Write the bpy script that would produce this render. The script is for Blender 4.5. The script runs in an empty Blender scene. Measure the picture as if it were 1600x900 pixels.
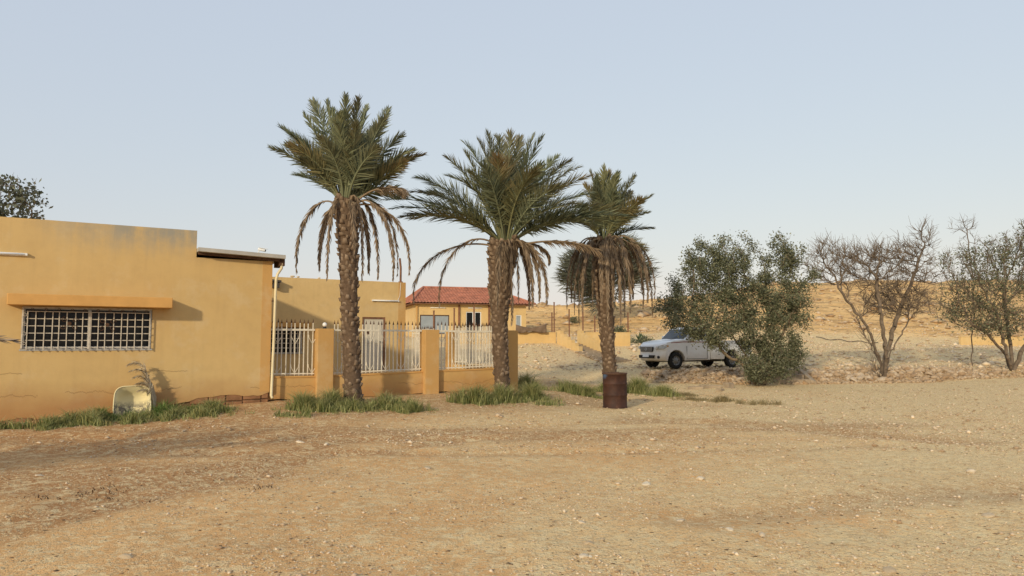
import bpy, bmesh, math, random
import numpy as np
from mathutils import Vector, Matrix
R = math.radians
random.seed(7); rng = np.random.default_rng(11)
scn = bpy.context.scene
C = scn.collection

# ------------------------------------------------------------------ camera, sky, sun, exposure
FPX, HOR, CAMH = 1130.0, 535.0, 1.65           # focal length in pixels of a 1600 px wide frame
PITCH = math.atan((HOR - 450.0) / FPX)
cam_d = bpy.data.cameras.new('camera'); cam = bpy.data.objects.new('camera', cam_d); C.objects.link(cam)
cam.location = (0, 0, CAMH); cam.rotation_euler = (math.pi/2 + PITCH, 0, 0)
cam_d.sensor_width = 36.0; cam_d.lens = 36.0 * FPX / 1600.0
cam_d.clip_start = 0.05; cam_d.clip_end = 6000
scn.camera = cam
SUN_TO = Vector((0.434, 0.90, -0.33)).normalized()      # direction the light travels
SUN_EL = math.asin(-SUN_TO.z); SUN_AZ = math.atan2(-SUN_TO.x, -SUN_TO.y)   # clockwise from +Y
world = bpy.data.worlds.new('World'); scn.world = world; world.use_nodes = True
wt = world.node_tree; wt.nodes.clear()
sky = wt.nodes.new('ShaderNodeTexSky'); sky.sky_type = 'NISHITA'; sky.sun_disc = False
sky.sun_elevation = SUN_EL; sky.sun_rotation = SUN_AZ % (2*math.pi)
sky.altitude = 0; sky.air_density = 2.0; sky.dust_density = 0.4; sky.ozone_density = 0.0
hz = wt.nodes.new('ShaderNodeMixRGB'); hz.inputs[0].default_value = 0.75
hz.inputs[2].default_value = (5.0, 5.58, 6.75, 1)     # even white dust in the air over the whole sky
bgn = wt.nodes.new('ShaderNodeBackground'); bgn.inputs[1].default_value = 0.1
wo = wt.nodes.new('ShaderNodeOutputWorld')
wt.links.new(sky.outputs[0], hz.inputs[1]); wt.links.new(hz.outputs[0], bgn.inputs[0]); wt.links.new(bgn.outputs[0], wo.inputs[0])
sl = bpy.data.lights.new('sun', 'SUN'); sl.energy = 2.35; sl.angle = R(2.4); sl.color = (1.0, 0.85, 0.60)
so = bpy.data.objects.new('sun', sl); C.objects.link(so)
so.rotation_euler = SUN_TO.to_track_quat('-Z', 'Y').to_euler()
scn.view_settings.view_transform = 'Standard'; scn.view_settings.look = 'None'
scn.view_settings.exposure = 0.29; scn.view_settings.gamma = 1.0; scn.view_settings.use_curve_mapping = False

# ------------------------------------------------------------------ measuring helpers
CP, SP = math.cos(PITCH), math.sin(PITCH)
def ray(x, y):
    a, b = (x - 800.0)/FPX, (450.0 - y)/FPX
    return Vector((a, CP - b*SP, SP + b*CP))
def at(x, y, Y):                                # world point seen at photo pixel (x, y) at ground distance Y
    d = ray(x, y); return Vector((0, 0, CAMH)) + d * (Y/d.y)
class Frame:                                    # a straight facade: u along it, v into it, z up
    def __init__(s, x, y, deg): s.o = Vector((x, y, 0)); s.a = R(deg); s.u = Vector((math.cos(s.a), math.sin(s.a), 0)); s.v = Vector((-s.u.y, s.u.x, 0))
    def w(s, u, v, z): return s.o + s.u*u + s.v*v + Vector((0, 0, z))
    def hit(s, x, y, v=0.0):
        d = ray(x, y); k = (s.o + s.v*v).dot(s.v) / d.dot(s.v); p = d*k - s.o
        return p.dot(s.u), CAMH + d.z*k
    def U(s, x, v=0.0): return s.hit(x, 520, v)[0]
    def Z(s, x, y, v=0.0): return s.hit(x, y, v)[1]

# ------------------------------------------------------------------ terrain
COL = [(-1.6, [(12,0),(16,.05),(24,.4),(45,1.9),(80,3.5),(120,5)]),
 (-.708, [(12.4,0),(14.3,.05),(20,.4),(30,.7),(45,1.9),(60,2.2),(80,4),(110,5)]),
 (-.50, [(12.4,0),(15.2,.11),(20,.42),(30,.7),(45,1.9),(60,2.2),(80,4),(110,5)]),
 (-.33, [(13,0),(16.4,.24),(20,.45),(26,.66),(30,.7),(40,1.5),(48,1.9),(60,2.2),(85,5.2),(110,5.4)]),
 (-.115,[(14,0),(17,.16),(18.9,.31),(22,.45),(27,.66),(30,.7),(38,1.5),(46,1.9),(60,2.4),(85,6.0),(110,6.1)]),
 (.035, [(15,0),(18,.12),(20.5,.32),(24,.42),(30,.52),(33,.6),(38.5,1.58),(40,1.62),(46,1.8),(56,2.1),(64,4.0),(72,5.0),(85,6.25),(110,6.4)]),
 (.14,  [(17,0),(20.5,.05),(24,.14),(27,.2),(28.6,.48),(30,.52),(33,.58),(40,1.55),(46,1.75),(56,2.4),(64,4.2),(72,5.2),(85,6.2),(110,6.4)]),
 (.25,  [(17,0),(22,.03),(26,.1),(27.4,.15),(29.2,.5),(30.2,.55),(34,.6),(40,1.25),(47,1.65),(58,3.2),(72,5.6),(85,7.2),(110,7.4)]),
 (.38,  [(18,0),(26,.05),(27.6,.1),(29.3,.5),(30.4,.56),(34,.6),(40,1.15),(48,1.6),(60,3.9),(72,6.6),(85,8.6),(110,8.9)]),
 (.53,  [(18,0),(27,.07),(28.4,.12),(30,.48),(31,.56),(34,.6),(40,1.1),(50,1.6),(62,4.2),(74,7.2),(87,9.4),(110,9.8)]),
 (.71,  [(20,0),(28,.16),(30,.26),(31.6,.5),(33,.6),(36,.62),(45,1.15),(52,1.4),(62,3.6),(76,7.2),(88,9.2),(110,9.8)]),
 (1.6,  [(22,0),(32,.3),(40,.8),(60,2.5),(80,7),(110,9)])]
def smooth(t): return t*t*(3-2*t)
def vnoise(x, y, s, seed=0):                    # smooth value noise, vectorised
    x = np.asarray(x, float)/s + seed*17.3; y = np.asarray(y, float)/s + seed*9.1
    xi, yi = np.floor(x), np.floor(y); fx, fy = smooth(x-xi), smooth(y-yi)
    def h(a, b):
        v = np.sin(a*127.1 + b*311.7 + seed*74.7)*43758.5453; return v - np.floor(v)
    return (h(xi,yi)*(1-fx)+h(xi+1,yi)*fx)*(1-fy) + (h(xi,yi+1)*(1-fx)+h(xi+1,yi+1)*fx)*fy - .5
def ground_h(X, Y, fine=True):
    X = np.atleast_1d(np.asarray(X, float)); Y = np.atleast_1d(np.asarray(Y, float))
    a = np.clip(X/np.maximum(Y, 4.0), -1.6, 1.6)
    ks = np.array([c[0] for c in COL]); H = np.stack([np.interp(Y, [k[0] for k in c[1]], [k[1] for k in c[1]]) for c in COL])
    i = np.clip(np.searchsorted(ks, a) - 1, 0, len(ks)-2); t = smooth((a - ks[i])/(ks[i+1]-ks[i]))
    n = np.arange(len(a)); h = H[i, n]*(1-t) + H[i+1, n]*t
    hill = np.clip((Y-54)/14, 0, 1)
    h = h + hill*(vnoise(X, Y, 9, 1)*1.3 + vnoise(X, Y, 3.5, 2)*.5)*np.clip((130-Y)/20,0,1)
    h = h + np.clip((Y-32)/6, 0, 1)*(1-hill)*vnoise(X, Y, 2.5, 3)*.12
    # limestone ledges on the slope behind the steps
    led = hill*np.clip((26-X)/10, 0, 1)
    st = .75; hq = np.floor(h/st + vnoise(X, Y, 12, 4)*.5)*st; fr = np.clip((h-hq)/st, 0, 1)
    h = np.where(led > 0, h*(1-led*.75) + (hq + st*np.clip((fr-.55)*3, 0, 1))*led*.75, h)
    # the slope dies away behind its crest
    h = np.where(Y > 112, h*np.clip(1-(Y-112)/500, 0, 1), h)
    if fine:
        nr = np.clip((70-Y)/20, 0, 1)
        h = h + nr*(vnoise(X, Y, 1.7, 5)*.045 + vnoise(X, Y, .55, 6)*.022 + vnoise(X, Y, .21, 7)*.012)
        for pl, w_, dep in TRACKS:
            d = line_dist(X, Y, pl); h = h - dep*np.exp(-(d/w_)**2) + .55*dep*np.exp(-((d-2.1*w_)/(w_*.8))**2)
        # wheel ruts crossing the yard
        for off, dep in ((0, .03), (1.55, .03)):
            d = Y - (10.9 + off + .055*X + .012*X*X); h = h - np.clip((8-X)/6,0,1)*dep*np.exp(-(d/.22)**2) + np.clip((8-X)/6,0,1)*.5*dep*np.exp(-((d-.42)/.22)**2)
    return h
TRACKS = []
def line_dist(X, Y, pl):
    best = np.full(len(X), 99.0); near = (Y > 3) & (Y < 24); x, y = X[near], Y[near]
    if len(x) == 0: return best
    b = np.full(len(x), 99.0)
    for (x0, y0), (x1, y1) in zip(pl[:-1], pl[1:]):
        dx, dy = x1-x0, y1-y0; t = np.clip(((x-x0)*dx+(y-y0)*dy)/(dx*dx+dy*dy), 0, 1); b = np.minimum(b, np.hypot(x-x0-t*dx, y-y0-t*dy))
    best[near] = b; return best
def gz(x, y): return float(ground_h(x, y)[0])
def on_ground(x, y, lo=5.0, hi=60.0):           # the ground point seen at a photo pixel
    d = ray(x, y); Ys = np.linspace(lo, hi, 900); P = np.array(d)[None, :]*(Ys/d.y)[:, None]
    below = (CAMH + P[:, 2]) < ground_h(P[:, 0], P[:, 1]); k = int(np.argmax(below)) if below.any() else 899
    return Vector((P[k, 0], P[k, 1], gz(P[k, 0], P[k, 1])))

# ------------------------------------------------------------------ node and mesh helpers
MATS = {}
class NT:
    def __init__(s, name):
        s.m = bpy.data.materials.new(name); s.m.use_nodes = True; s.t = s.m.node_tree; s.b = s.t.nodes['Principled BSDF']; s.out = s.t.nodes['Material Output']; MATS[name] = s.m
        s.b.inputs['Specular IOR Level'].default_value = .25
    def n(s, typ, **kw):
        nd = s.t.nodes.new('ShaderNode'+typ)
        for k, v in kw.items():
            if k.startswith('_'): s.put(nd, int(k[1:]), v)
            elif hasattr(nd, k) and k not in nd.inputs: setattr(nd, k, v)
            else: s.put(nd, k.replace('_', ' '), v)
        return nd
    def put(s, nd, key, v):
        if isinstance(v, bpy.types.NodeSocket): s.t.links.new(v, nd.inputs[key])
        elif isinstance(v, bpy.types.Node): s.t.links.new(v.outputs[0], nd.inputs[key])
        else: nd.inputs[key].default_value = v
    def set(s, **kw):
        for k, v in kw.items(): s.put(s.b, k.replace('_', ' '), v)
    def obj(s): return s.n('TexCoord').outputs['Object']
    def geo(s): return s.n('NewGeometry').outputs['Position']
    def noise(s, vec, scale, detail=4, rough=.55): return s.n('TexNoise', Vector=vec, Scale=scale, Detail=detail, Roughness=rough).outputs['Fac']
    def ramp(s, fac, lo, hi): return s.n('MapRange', Value=fac, From_Min=lo, From_Max=hi).outputs[0]
    def mix(s, fac, a, b, mode='MIX'):
        def c(q): return (*q, 1) if isinstance(q, tuple) and len(q) == 3 else q
        return s.n('MixRGB', blend_type=mode, _0=fac, _1=c(a), _2=c(b)).outputs[0]
    def math(s, op, a, b=0.0): return s.n('Math', operation=op, _0=a, _1=b).outputs[0]
    def bump(s, h, strength=.4, dist=.02): s.put(s.b, 'Normal', s.n('Bump', Height=h, Strength=strength, Distance=dist).outputs[0])
    def attr(s, name): return s.n('Attribute', attribute_name=name)
def simple(name, col, rough=.7, var=.12, scale=6, metal=0.0, bump=0.0, spec=.25):
    q = NT(name); v = q.obj(); f = q.noise(v, scale, 5)
    q.set(Base_Color=q.mix(q.ramp(f, .3, .7), tuple(c*(1-var) for c in col), tuple(min(1, c*(1+var)) for c in col)), Roughness=rough, Metallic=metal)
    q.b.inputs['Specular IOR Level'].default_value = spec
    if bump: q.bump(q.noise(v, scale*6, 4), bump, .01)
    return q.m

def np_mesh(name, V, F, mats, smooth_=False, attrs=None, fmat=None):
    V = np.asarray(V, np.float32).reshape(-1, 3); me = bpy.data.meshes.new(name)
    F = [np.asarray(f, np.int32) for f in (F if isinstance(F, list) else [F]) if len(f)]
    nl = sum(f.size for f in F); npol = sum(len(f) for f in F)
    me.vertices.add(len(V)); me.vertices.foreach_set('co', V.ravel())
    me.loops.add(nl); me.loops.foreach_set('vertex_index', np.concatenate([f.ravel() for f in F]))
    me.polygons.add(npol); tot = np.concatenate([np.full(len(f), f.shape[1], np.int32) for f in F])
    st = np.concatenate([[0], np.cumsum(tot)[:-1]]).astype(np.int32)
    me.polygons.foreach_set('loop_start', st); me.polygons.foreach_set('loop_total', tot)
    if smooth_: me.polygons.foreach_set('use_smooth', np.ones(npol, bool))
    if fmat is not None: me.polygons.foreach_set('material_index', np.asarray(fmat, np.int32))
    for k, (dom, arr) in (attrs or {}).items():
        a = me.attributes.new(k, 'FLOAT', dom); a.data.foreach_set('value', np.asarray(arr, np.float32))
    me.update(calc_edges=True)
    for m in (mats if isinstance(mats, (list, tuple)) else [mats]): me.materials.append(MATS[m] if isinstance(m, str) else m)
    return me
def link(name, me, parent=None, loc=None):
    o = bpy.data.objects.new(name, me); C.objects.link(o)
    if parent is not None: o.parent = parent
    if loc is not None: o.location = loc
    return o
def tag(o, label=None, cat=None, group=None, kind=None):
    if label: o['label'] = label
    if cat: o['category'] = cat
    if group: o['group'] = group
    if kind: o['kind'] = kind
    elif cat in ('wall', 'steps', 'stone bank', 'building', 'house'): o['kind'] = 'thing'
    return o
def empty(name, loc, rz=0.0):
    o = bpy.data.objects.new(name, None); C.objects.link(o); o.location = loc; o.rotation_euler = (0, 0, rz); o.empty_display_size = .2
    return o
class MB:                                        # collects shapes for one mesh
    def __init__(s): s.v = []; s.f = []; s.m = []
    def add(s, v, f, mi=0):
        b = len(s.v); s.v += [tuple(p) for p in v]; s.f += [tuple(i+b for i in q) for q in f]; s.m += [mi]*len(f); return s
    def box(s, x0, x1, y0, y1, z0, z1, mi=0):
        return s.add([(x0,y0,z0),(x1,y0,z0),(x1,y1,z0),(x0,y1,z0),(x0,y0,z1),(x1,y0,z1),(x1,y1,z1),(x0,y1,z1)],
                     [(0,3,2,1),(4,5,6,7),(0,1,5,4),(1,2,6,5),(2,3,7,6),(3,0,4,7)], mi)
    def tube(s, pts, rad, n=6, mi=0, cap=True):
        pts = [Vector(p) for p in pts]; rs = rad if isinstance(rad, (list, tuple)) else [rad]*len(pts); rings = []; up = None
        for i, p in enumerate(pts):
            t = (pts[min(i+1, len(pts)-1)] - pts[max(i-1, 0)]).normalized()
            if up is None: up = Vector((0,0,1)) if abs(t.z) < .9 else Vector((1,0,0))
            a = t.cross(up).normalized(); b = a.cross(t).normalized(); up = b
            rings.append([p + (a*math.cos(2*math.pi*k/n) + b*math.sin(2*math.pi*k/n))*rs[i] for k in range(n)])
        v = [q for r in rings for q in r]; f = []
        for i in range(len(pts)-1):
            for k in range(n): f.append((i*n+k, i*n+(k+1)%n, (i+1)*n+(k+1)%n, (i+1)*n+k))
        if cap: f.append(tuple(range(n-1, -1, -1))); f.append(tuple((len(pts)-1)*n+k for k in range(n)))
        return s.add(v, f, mi)
    def lathe(s, prof, n=24, mi=0, c=(0,0,0), axis='z'):
        v = []; f = []
        for r, z in prof:
            for k in range(n):
                x, y = r*math.cos(2*math.pi*k/n), r*math.sin(2*math.pi*k/n)
                p = (x, y, z) if axis == 'z' else ((x, z, y) if axis == 'y' else (z, x, y))
                v.append((p[0]+c[0], p[1]+c[1], p[2]+c[2]))
        for i in range(len(prof)-1):
            for k in range(n): f.append((i*n+k, i*n+(k+1)%n, (i+1)*n+(k+1)%n, (i+1)*n+k))
        return s.add(v, f, mi)
    def build(s, name, mats, parent=None, loc=None, smooth_=False, bevel=0.0):
        me = bpy.data.meshes.new(name); me.from_pydata(s.v, [], s.f)
        for m in (mats if isinstance(mats, (list, tuple)) else [mats]): me.materials.append(MATS[m])
        me.polygons.foreach_set('material_index', s.m)
        bm = bmesh.new(); bm.from_mesh(me); bmesh.ops.recalc_face_normals(bm, faces=bm.faces); bm.to_mesh(me); bm.free()
        o = link(name, me, parent, loc)
        if smooth_: me.shade_smooth()
        if bevel:
            b = o.modifiers.new('bevel', 'BEVEL'); b.width = bevel; b.segments = 2; b.limit_method = 'ANGLE'; b.angle_limit = R(40)
        return o
def holed_wall(us, zs, holes, v0, v1, zbot=None, dz=None):   # a slab with openings; zbot(u) gives a ragged lower edge
    us = sorted(set([round(u, 4) for u in us] + [round(h[i], 4) for h in holes for i in (0, 1)]))
    zs = sorted(set([round(z, 4) for z in zs] + [round(h[i], 4) for h in holes for i in (2, 3)]))
    mb = MB(); nu, nz = len(us), len(zs)
    def zz(i, j): return (zbot(us[i]) if (j == 0 and zbot) else zs[j])
    V = [(us[i], v, zz(i, j)) for v in (v0, v1) for i in range(nu) for j in range(nz)]
    idx = lambda k, i, j: k*nu*nz + i*nz + j
    solid = lambda i, j: 0 <= i < nu-1 and 0 <= j < nz-1 and not any(h[0]-1e-4 <= us[i] and us[i+1] <= h[1]+1e-4 and h[2]-1e-4 <= zs[j] and zs[j+1] <= h[3]+1e-4 for h in holes)
    F = []
    for i in range(nu-1):
        for j in range(nz-1):
            if not solid(i, j): continue
            F.append((idx(0,i,j), idx(0,i+1,j), idx(0,i+1,j+1), idx(0,i,j+1))); F.append((idx(1,i,j), idx(1,i,j+1), idx(1,i+1,j+1), idx(1,i+1,j)))
            if not solid(i-1,j): F.append((idx(0,i,j), idx(0,i,j+1), idx(1,i,j+1), idx(1,i,j)))
            if not solid(i+1,j): F.append((idx(0,i+1,j), idx(1,i+1,j), idx(1,i+1,j+1), idx(0,i+1,j+1)))
            if not solid(i,j-1): F.append((idx(0,i,j), idx(1,i,j), idx(1,i+1,j), idx(0,i+1,j)))
            if not solid(i,j+1): F.append((idx(0,i,j+1), idx(0,i+1,j+1), idx(1,i+1,j+1), idx(1,i,j+1)))
    return mb.add(V, F)
# old tyre marks swinging across the yard, read off the photograph at flat ground level
def flat(x, y): d = ray(x, y); k = -CAMH/d.z; return (d.x*k, d.y*k)
for off in (0, 1.5):
    TRACKS.append(([(p[0], p[1]+off) for p in [flat(x, y) for x, y in ((-250,905),(0,838),(250,772),(500,716),(750,687),(950,675),(1150,672))]], .16, .030))
TRACKS.append(([flat(x, y) for x, y in ((1000,655),(1150,662),(1260,672),(1350,682),(1500,690))], .3, .03))
TRACKS.append(([flat(x, y) for x, y in ((1100,810),(1300,785),(1500,770),(1700,762))], .28, .022))
# ------------------------------------------------------------------ materials
def plaster(name, base, dark, stains=True):
    q = NT(name); v = q.obj(); s = q.n('SeparateXYZ', Vector=v); u, z = s.outputs[0], s.outputs[2]
    big = q.noise(v, .55, 4); mid = q.noise(v, 3.5, 6, .65); fine = q.noise(v, 60, 3)
    col = q.mix(q.ramp(big, .3, .7), dark, base)
    col = q.mix(q.math('MULTIPLY', q.ramp(mid, .45, .75), .34), col, (.46,.31,.14))
    col = q.mix(q.math('MULTIPLY', q.ramp(q.noise(v, 1.3, 7, .7), .52, .62), .24), col, (.64,.52,.33))
    # rain streaks: noise stretched vertically
    stv = q.n('Mapping', Vector=v, Scale=(4, 4, .35)).outputs[0]
    streak = q.ramp(q.noise(stv, 1.6, 5, .6), .5, .8)
    col = q.mix(q.math('MULTIPLY', streak, .18), col, (.36,.24,.11))
    h = q.math('MULTIPLY', fine, .5)
    if stains:
        # grey weathering under the parapet top
        top = q.ramp(z, 3.35, 4.05); um = q.math('MULTIPLY', q.ramp(u, .2, 2.2), 1.0)
        g = q.math('MULTIPLY', q.math('MULTIPLY', top, um), q.ramp(q.math('ADD', q.math('ADD', q.math('MULTIPLY', q.noise(stv, .8, 7, .7), .45), q.math('MULTIPLY', q.noise(v, 1.4, 7, .7), .55)), q.math('MULTIPLY', top, .12)), .47, .66))
        col = q.mix(q.math('MULTIPLY', g, .95), col, (.31,.29,.24))
        # reddish splash dirt near the ground
        low = q.ramp(q.math('ADD', z, q.math('MULTIPLY', q.noise(v, 1.1, 5), -.95)), .42, -.22)
        col = q.mix(q.math('MULTIPLY', low, .75), col, (.36,.17,.065))
        # settlement cracks: a wandering line, broken up along its length
        for z0, amp, sc, lo in ((.60, .42, 1.0, .44), (1.02, .22, .9, .56)):
            wob = q.n('CombineXYZ', X=u, Y=z0*7.0, Z=0.0).outputs[0]
            ln = q.math('ADD', q.math('MULTIPLY', q.math('SUBTRACT', q.noise(wob, sc, 10, .74), .5), amp*1.5), z0)
            d = q.math('ABSOLUTE', q.math('SUBTRACT', z, ln))
            on = q.math('GREATER_THAN', q.noise(wob, .55, 2), lo)
            c = q.math('MULTIPLY', q.ramp(d, .007, .001), on)
            col = q.mix(q.math('MULTIPLY', c, .75), col, (.20,.115,.05)); h = q.math('SUBTRACT', h, q.math('MULTIPLY', c, 2.0))
    q.set(Base_Color=col, Roughness=.88); q.bump(q.math('ADD', h, q.math('MULTIPLY', mid, .8)), .35, .012); return q.m
plaster('plaster', (.62,.435,.192), (.56,.38,.16))
plaster('plaster_pale', (.70,.50,.235), (.62,.43,.19), False)
plaster('plaster_orange', (.58,.345,.125), (.52,.30,.105), False)
plaster('plaster_terrace', (.66,.455,.20), (.58,.39,.165), False)
plaster('plaster_fence', (.63,.40,.15), (.57,.35,.125))
simple('hood_paint', (.60,.335,.11), .85, .08, 4, bump=.2)
simple('mud_block', (.27,.14,.07), .95, .3, 5, bump=.5)
simple('mortar_dark', (.16,.09,.05), .95, .3, 5, bump=.4)
simple('concrete', (.33,.255,.175), .9, .25, 5, bump=.4)
simple('roof_sheet', (.42,.40,.36), .6, .15, 3)
simple('dark_under', (.06,.05,.04), .8, .2, 4)
simple('white_paint', (.72,.68,.60), .5, .12, 9)
simple('grille_white', (.55,.49,.40), .6, .25, 14)
simple('railing_white', (.72,.66,.54), .6, .18, 14)
simple('rust_dark', (.10,.055,.035), .85, .35, 9)
simple('post_rust', (.20,.10,.06), .85, .3, 6)
simple('alu', (.50,.50,.48), .4, .1, 5, metal=.4)
simple('tube_white', (.86,.86,.84), .35, .03, 3)
simple('cream_pipe', (.70,.60,.38), .5, .08, 5)
simple('door_paint', (.60,.55,.45), .6, .1, 3)
simple('frame_white', (.78,.77,.74), .45, .05, 3)
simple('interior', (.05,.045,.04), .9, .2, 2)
simple('curtain', (.10,.085,.06), .9, .35, 9)
simple('shutter_grey', (.30,.34,.37), .4, .08, 3)
simple('tarp_brown', (.17,.115,.075), .85, .2, 3)
simple('tarp_dark', (.07,.06,.055), .85, .2, 3)
simple('roof_tile', (.42,.17,.105), .85, .30, 2.3)
simple('clay_lump', (.42,.24,.13), .9, .2, 5)
simple('hose_brown', (.12,.085,.06), .8, .2, 6)
simple('plastic_black', (.02,.02,.021), .5, .15, 8)
simple('rubber', (.022,.021,.02), .8, .3, 12)
simple('rim_steel', (.23,.225,.215), .45, .15, 12, metal=.4)
simple('chrome', (.5,.5,.49), .3, .1, 12, metal=.8)
simple('lamp_glass', (.42,.41,.36), .12, .3, 14, spec=.6)
simple('lamp_amber', (.60,.30,.08), .2, .05, 8, spec=.5)
simple('stripe_red', (.28,.06,.05), .5, .05, 3)
simple('plate', (.72,.76,.80), .4, .06, 12)
simple('bark', (.20,.135,.085), .95, .35, 9, bump=.8)
simple('bark_grey', (.215,.160,.108), .95, .3, 9, bump=.8)
simple('twig', (.165,.126,.092), .95, .3, 6)
simple('tub_cream', (.78,.68,.40), .6, .1, 5)
q = NT('car_white'); v = q.obj(); z = q.n('SeparateXYZ', Vector=v).outputs[2]
q.set(Base_Color=q.mix(q.math('MULTIPLY', q.ramp(q.math('ADD', z, q.math('MULTIPLY', q.noise(v, 5), -.4)), .55, .1), .6), (.82,.81,.78), (.55,.43,.30)), Roughness=.32, Coat_Weight=.4, Coat_Roughness=.12)
q = NT('car_glass'); q.set(Base_Color=(.015,.018,.02,1), Roughness=.06, Specular_IOR_Level=.5)
q = NT('window_glass'); q.set(Base_Color=(.012,.012,.012,1), Roughness=.15, Specular_IOR_Level=.18)
# inside of the barrow: cream paint scraped to dark cement
q = NT('tub_inside'); v = q.obj(); z = q.n('SeparateXYZ', Vector=v).outputs[2]
m = q.math('MULTIPLY', q.ramp(z, .36, .22), q.ramp(q.noise(v, 16, 7, .7), .40, .52))
q.set(Base_Color=q.mix(m, (.78,.68,.40), (.19,.165,.13)), Roughness=.7)
# rusty drum
q = NT('drum_rust'); v = q.obj(); s = q.n('SeparateXYZ', Vector=v)
col = q.mix(q.ramp(q.noise(v, 3.2, 7, .7), .35, .65), (.038,.019,.014), (.082,.036,.023))
col = q.mix(q.math('MULTIPLY', q.ramp(q.noise(q.n('Mapping', Vector=v, Scale=(7,7,.8)).outputs[0], 1.5, 5), .52, .75), .7), col, (.035,.016,.013))
col = q.mix(q.math('MULTIPLY', q.ramp(q.noise(v, 11, 6, .7), .58, .72), .6), col, (.15,.075,.045))
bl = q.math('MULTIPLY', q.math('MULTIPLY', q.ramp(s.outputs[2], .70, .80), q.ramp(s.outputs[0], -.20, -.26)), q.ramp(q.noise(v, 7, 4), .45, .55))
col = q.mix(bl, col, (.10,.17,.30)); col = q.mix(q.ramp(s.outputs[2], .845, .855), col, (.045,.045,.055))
q.set(Base_Color=col, Roughness=.62, Metallic=.15); q.bump(q.noise(v, 25, 6), .3, .01)
# palms
def leafy(name, c0, c1, tip, trans=.25):
    q = NT(name); a = q.attr('vary').outputs['Fac']; t = q.attr('tt').outputs['Fac']; rnd = q.n('ObjectInfo').outputs['Random']
    col = q.mix(a, c0, c1)
    if tip:
        f = q.math('MULTIPLY', q.ramp(q.math('ADD', t, q.math('MULTIPLY', a, .6)), .8, 1.6), (q.ramp(rnd, .40, 1.0) if 'frond' in name else 1.0)); col = q.mix(f, col, tip)
    q.set(Base_Color=col, Roughness=.55)
    tr = q.n('BsdfTranslucent', Color=col); ms = q.n('MixShader', _0=trans, _1=q.b.outputs[0], _2=tr.outputs[0]); q.t.links.new(ms.outputs[0], q.out.inputs[0]); return q.m
leafy('frond_green', (.060,.078,.046), (.300,.325,.195), (.17,.125,.065))
leafy('frond_olive', (.090,.098,.046), (.310,.305,.155), (.25,.165,.08))
leafy('frond_dead', (.095,.066,.042), (.375,.275,.180), None, .15)
leafy('frond_straw', (.46,.38,.26), (.78,.68,.50), None, .25)
leafy('leaf_olive', (.060,.072,.034), (.285,.285,.175), None)
leafy('leaf_grey', (.085,.095,.062), (.230,.240,.165), None)
leafy('leaf_dark', (.065,.070,.048), (.17,.175,.125), None)
leafy('grass_blade', (.115,.150,.042), (.46,.45,.19), (.50,.41,.21))
leafy('grass_lush', (.06,.14,.028), (.22,.33,.09), (.36,.33,.14))
leafy('grass_dry', (.20,.16,.075), (.40,.32,.17), None)
leafy('agave_leaf', (.045,.085,.035), (.10,.15,.07), None, .1)
q = NT('palm_bark'); a = q.attr('vary').outputs['Fac']; v = q.obj()
q.set(Base_Color=q.mix(q.ramp(q.noise(v, 14, 6), .3, .7), q.mix(a, (.085,.055,.034), (.265,.185,.120)), q.mix(a, (.15,.10,.065), (.37,.275,.19))), Roughness=.92); q.bump(q.noise(v, 40, 4), .5, .01)
# stone, gravel, ground
for nm, ca, cb, cc in (('stone', (.33,.225,.135), (.60,.49,.35), (.44,.27,.145)), ('stone_pale', (.46,.35,.22), (.76,.66,.50), (.50,.37,.23))):
    q = NT(nm); a = q.n('ObjectInfo').outputs['Random']; v = q.obj()
    col = q.mix(a, ca, cb); col = q.mix(q.math('MULTIPLY', q.ramp(q.noise(v, 3, 5), .45, .75), .8), col, cc); col = q.mix(q.math('MULTIPLY', q.ramp(q.noise(v, 13, 5), .5, .8), .5), col, tuple(k*.6 for k in cc))
    q.set(Base_Color=col, Roughness=.92); q.bump(q.noise(v, 3, 8, .7), .5, .012)
q = NT('pebble'); a = q.attr('vary').outputs['Fac']
q.set(Base_Color=q.mix(a, (.36,.235,.13), (.74,.605,.43)), Roughness=.9)
q = NT('litter'); a = q.attr('vary').outputs['Fac']; q.set(Base_Color=q.mix(a, (.07,.042,.024), (.26,.165,.09)), Roughness=.9)
q = NT('ground'); v = q.geo()
zp, zr, zg, zh = [q.attr(k).outputs['Fac'] for k in ('pale', 'red', 'grey', 'hill')]
n1 = q.noise(v, .45, 6, .6); n2 = q.noise(v, 2.6, 7, .65); n3 = q.noise(v, 16, 6, .7)
vor = q.n('TexVoronoi', Vector=v, Scale=32.0); cell = q.n('SeparateXYZ', Vector=vor.outputs['Color']).outputs[0]
vor2 = q.n('TexVoronoi', Vector=v, Scale=85.0); cell2 = q.n('SeparateXYZ', Vector=vor2.outputs['Color']).outputs[0]
base = q.mix(q.ramp(n1, .35, .65), (0.705,0.395,0.159), (0.803,0.481,0.211))
base = q.mix(q.ramp(q.math('ADD', zp, q.math('MULTIPLY', q.math('SUBTRACT', n2, .5), 1.3)), .25, .85), base, (0.880,0.649,0.331))
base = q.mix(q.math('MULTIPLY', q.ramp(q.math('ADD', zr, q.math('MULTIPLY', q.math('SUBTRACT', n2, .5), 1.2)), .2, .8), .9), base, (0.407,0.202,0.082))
base = q.mix(q.math('MULTIPLY', q.ramp(q.math('ADD', zg, q.math('SUBTRACT', n2, .5)), .3, .8), .75), base, (0.618,0.454,0.268))
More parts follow.
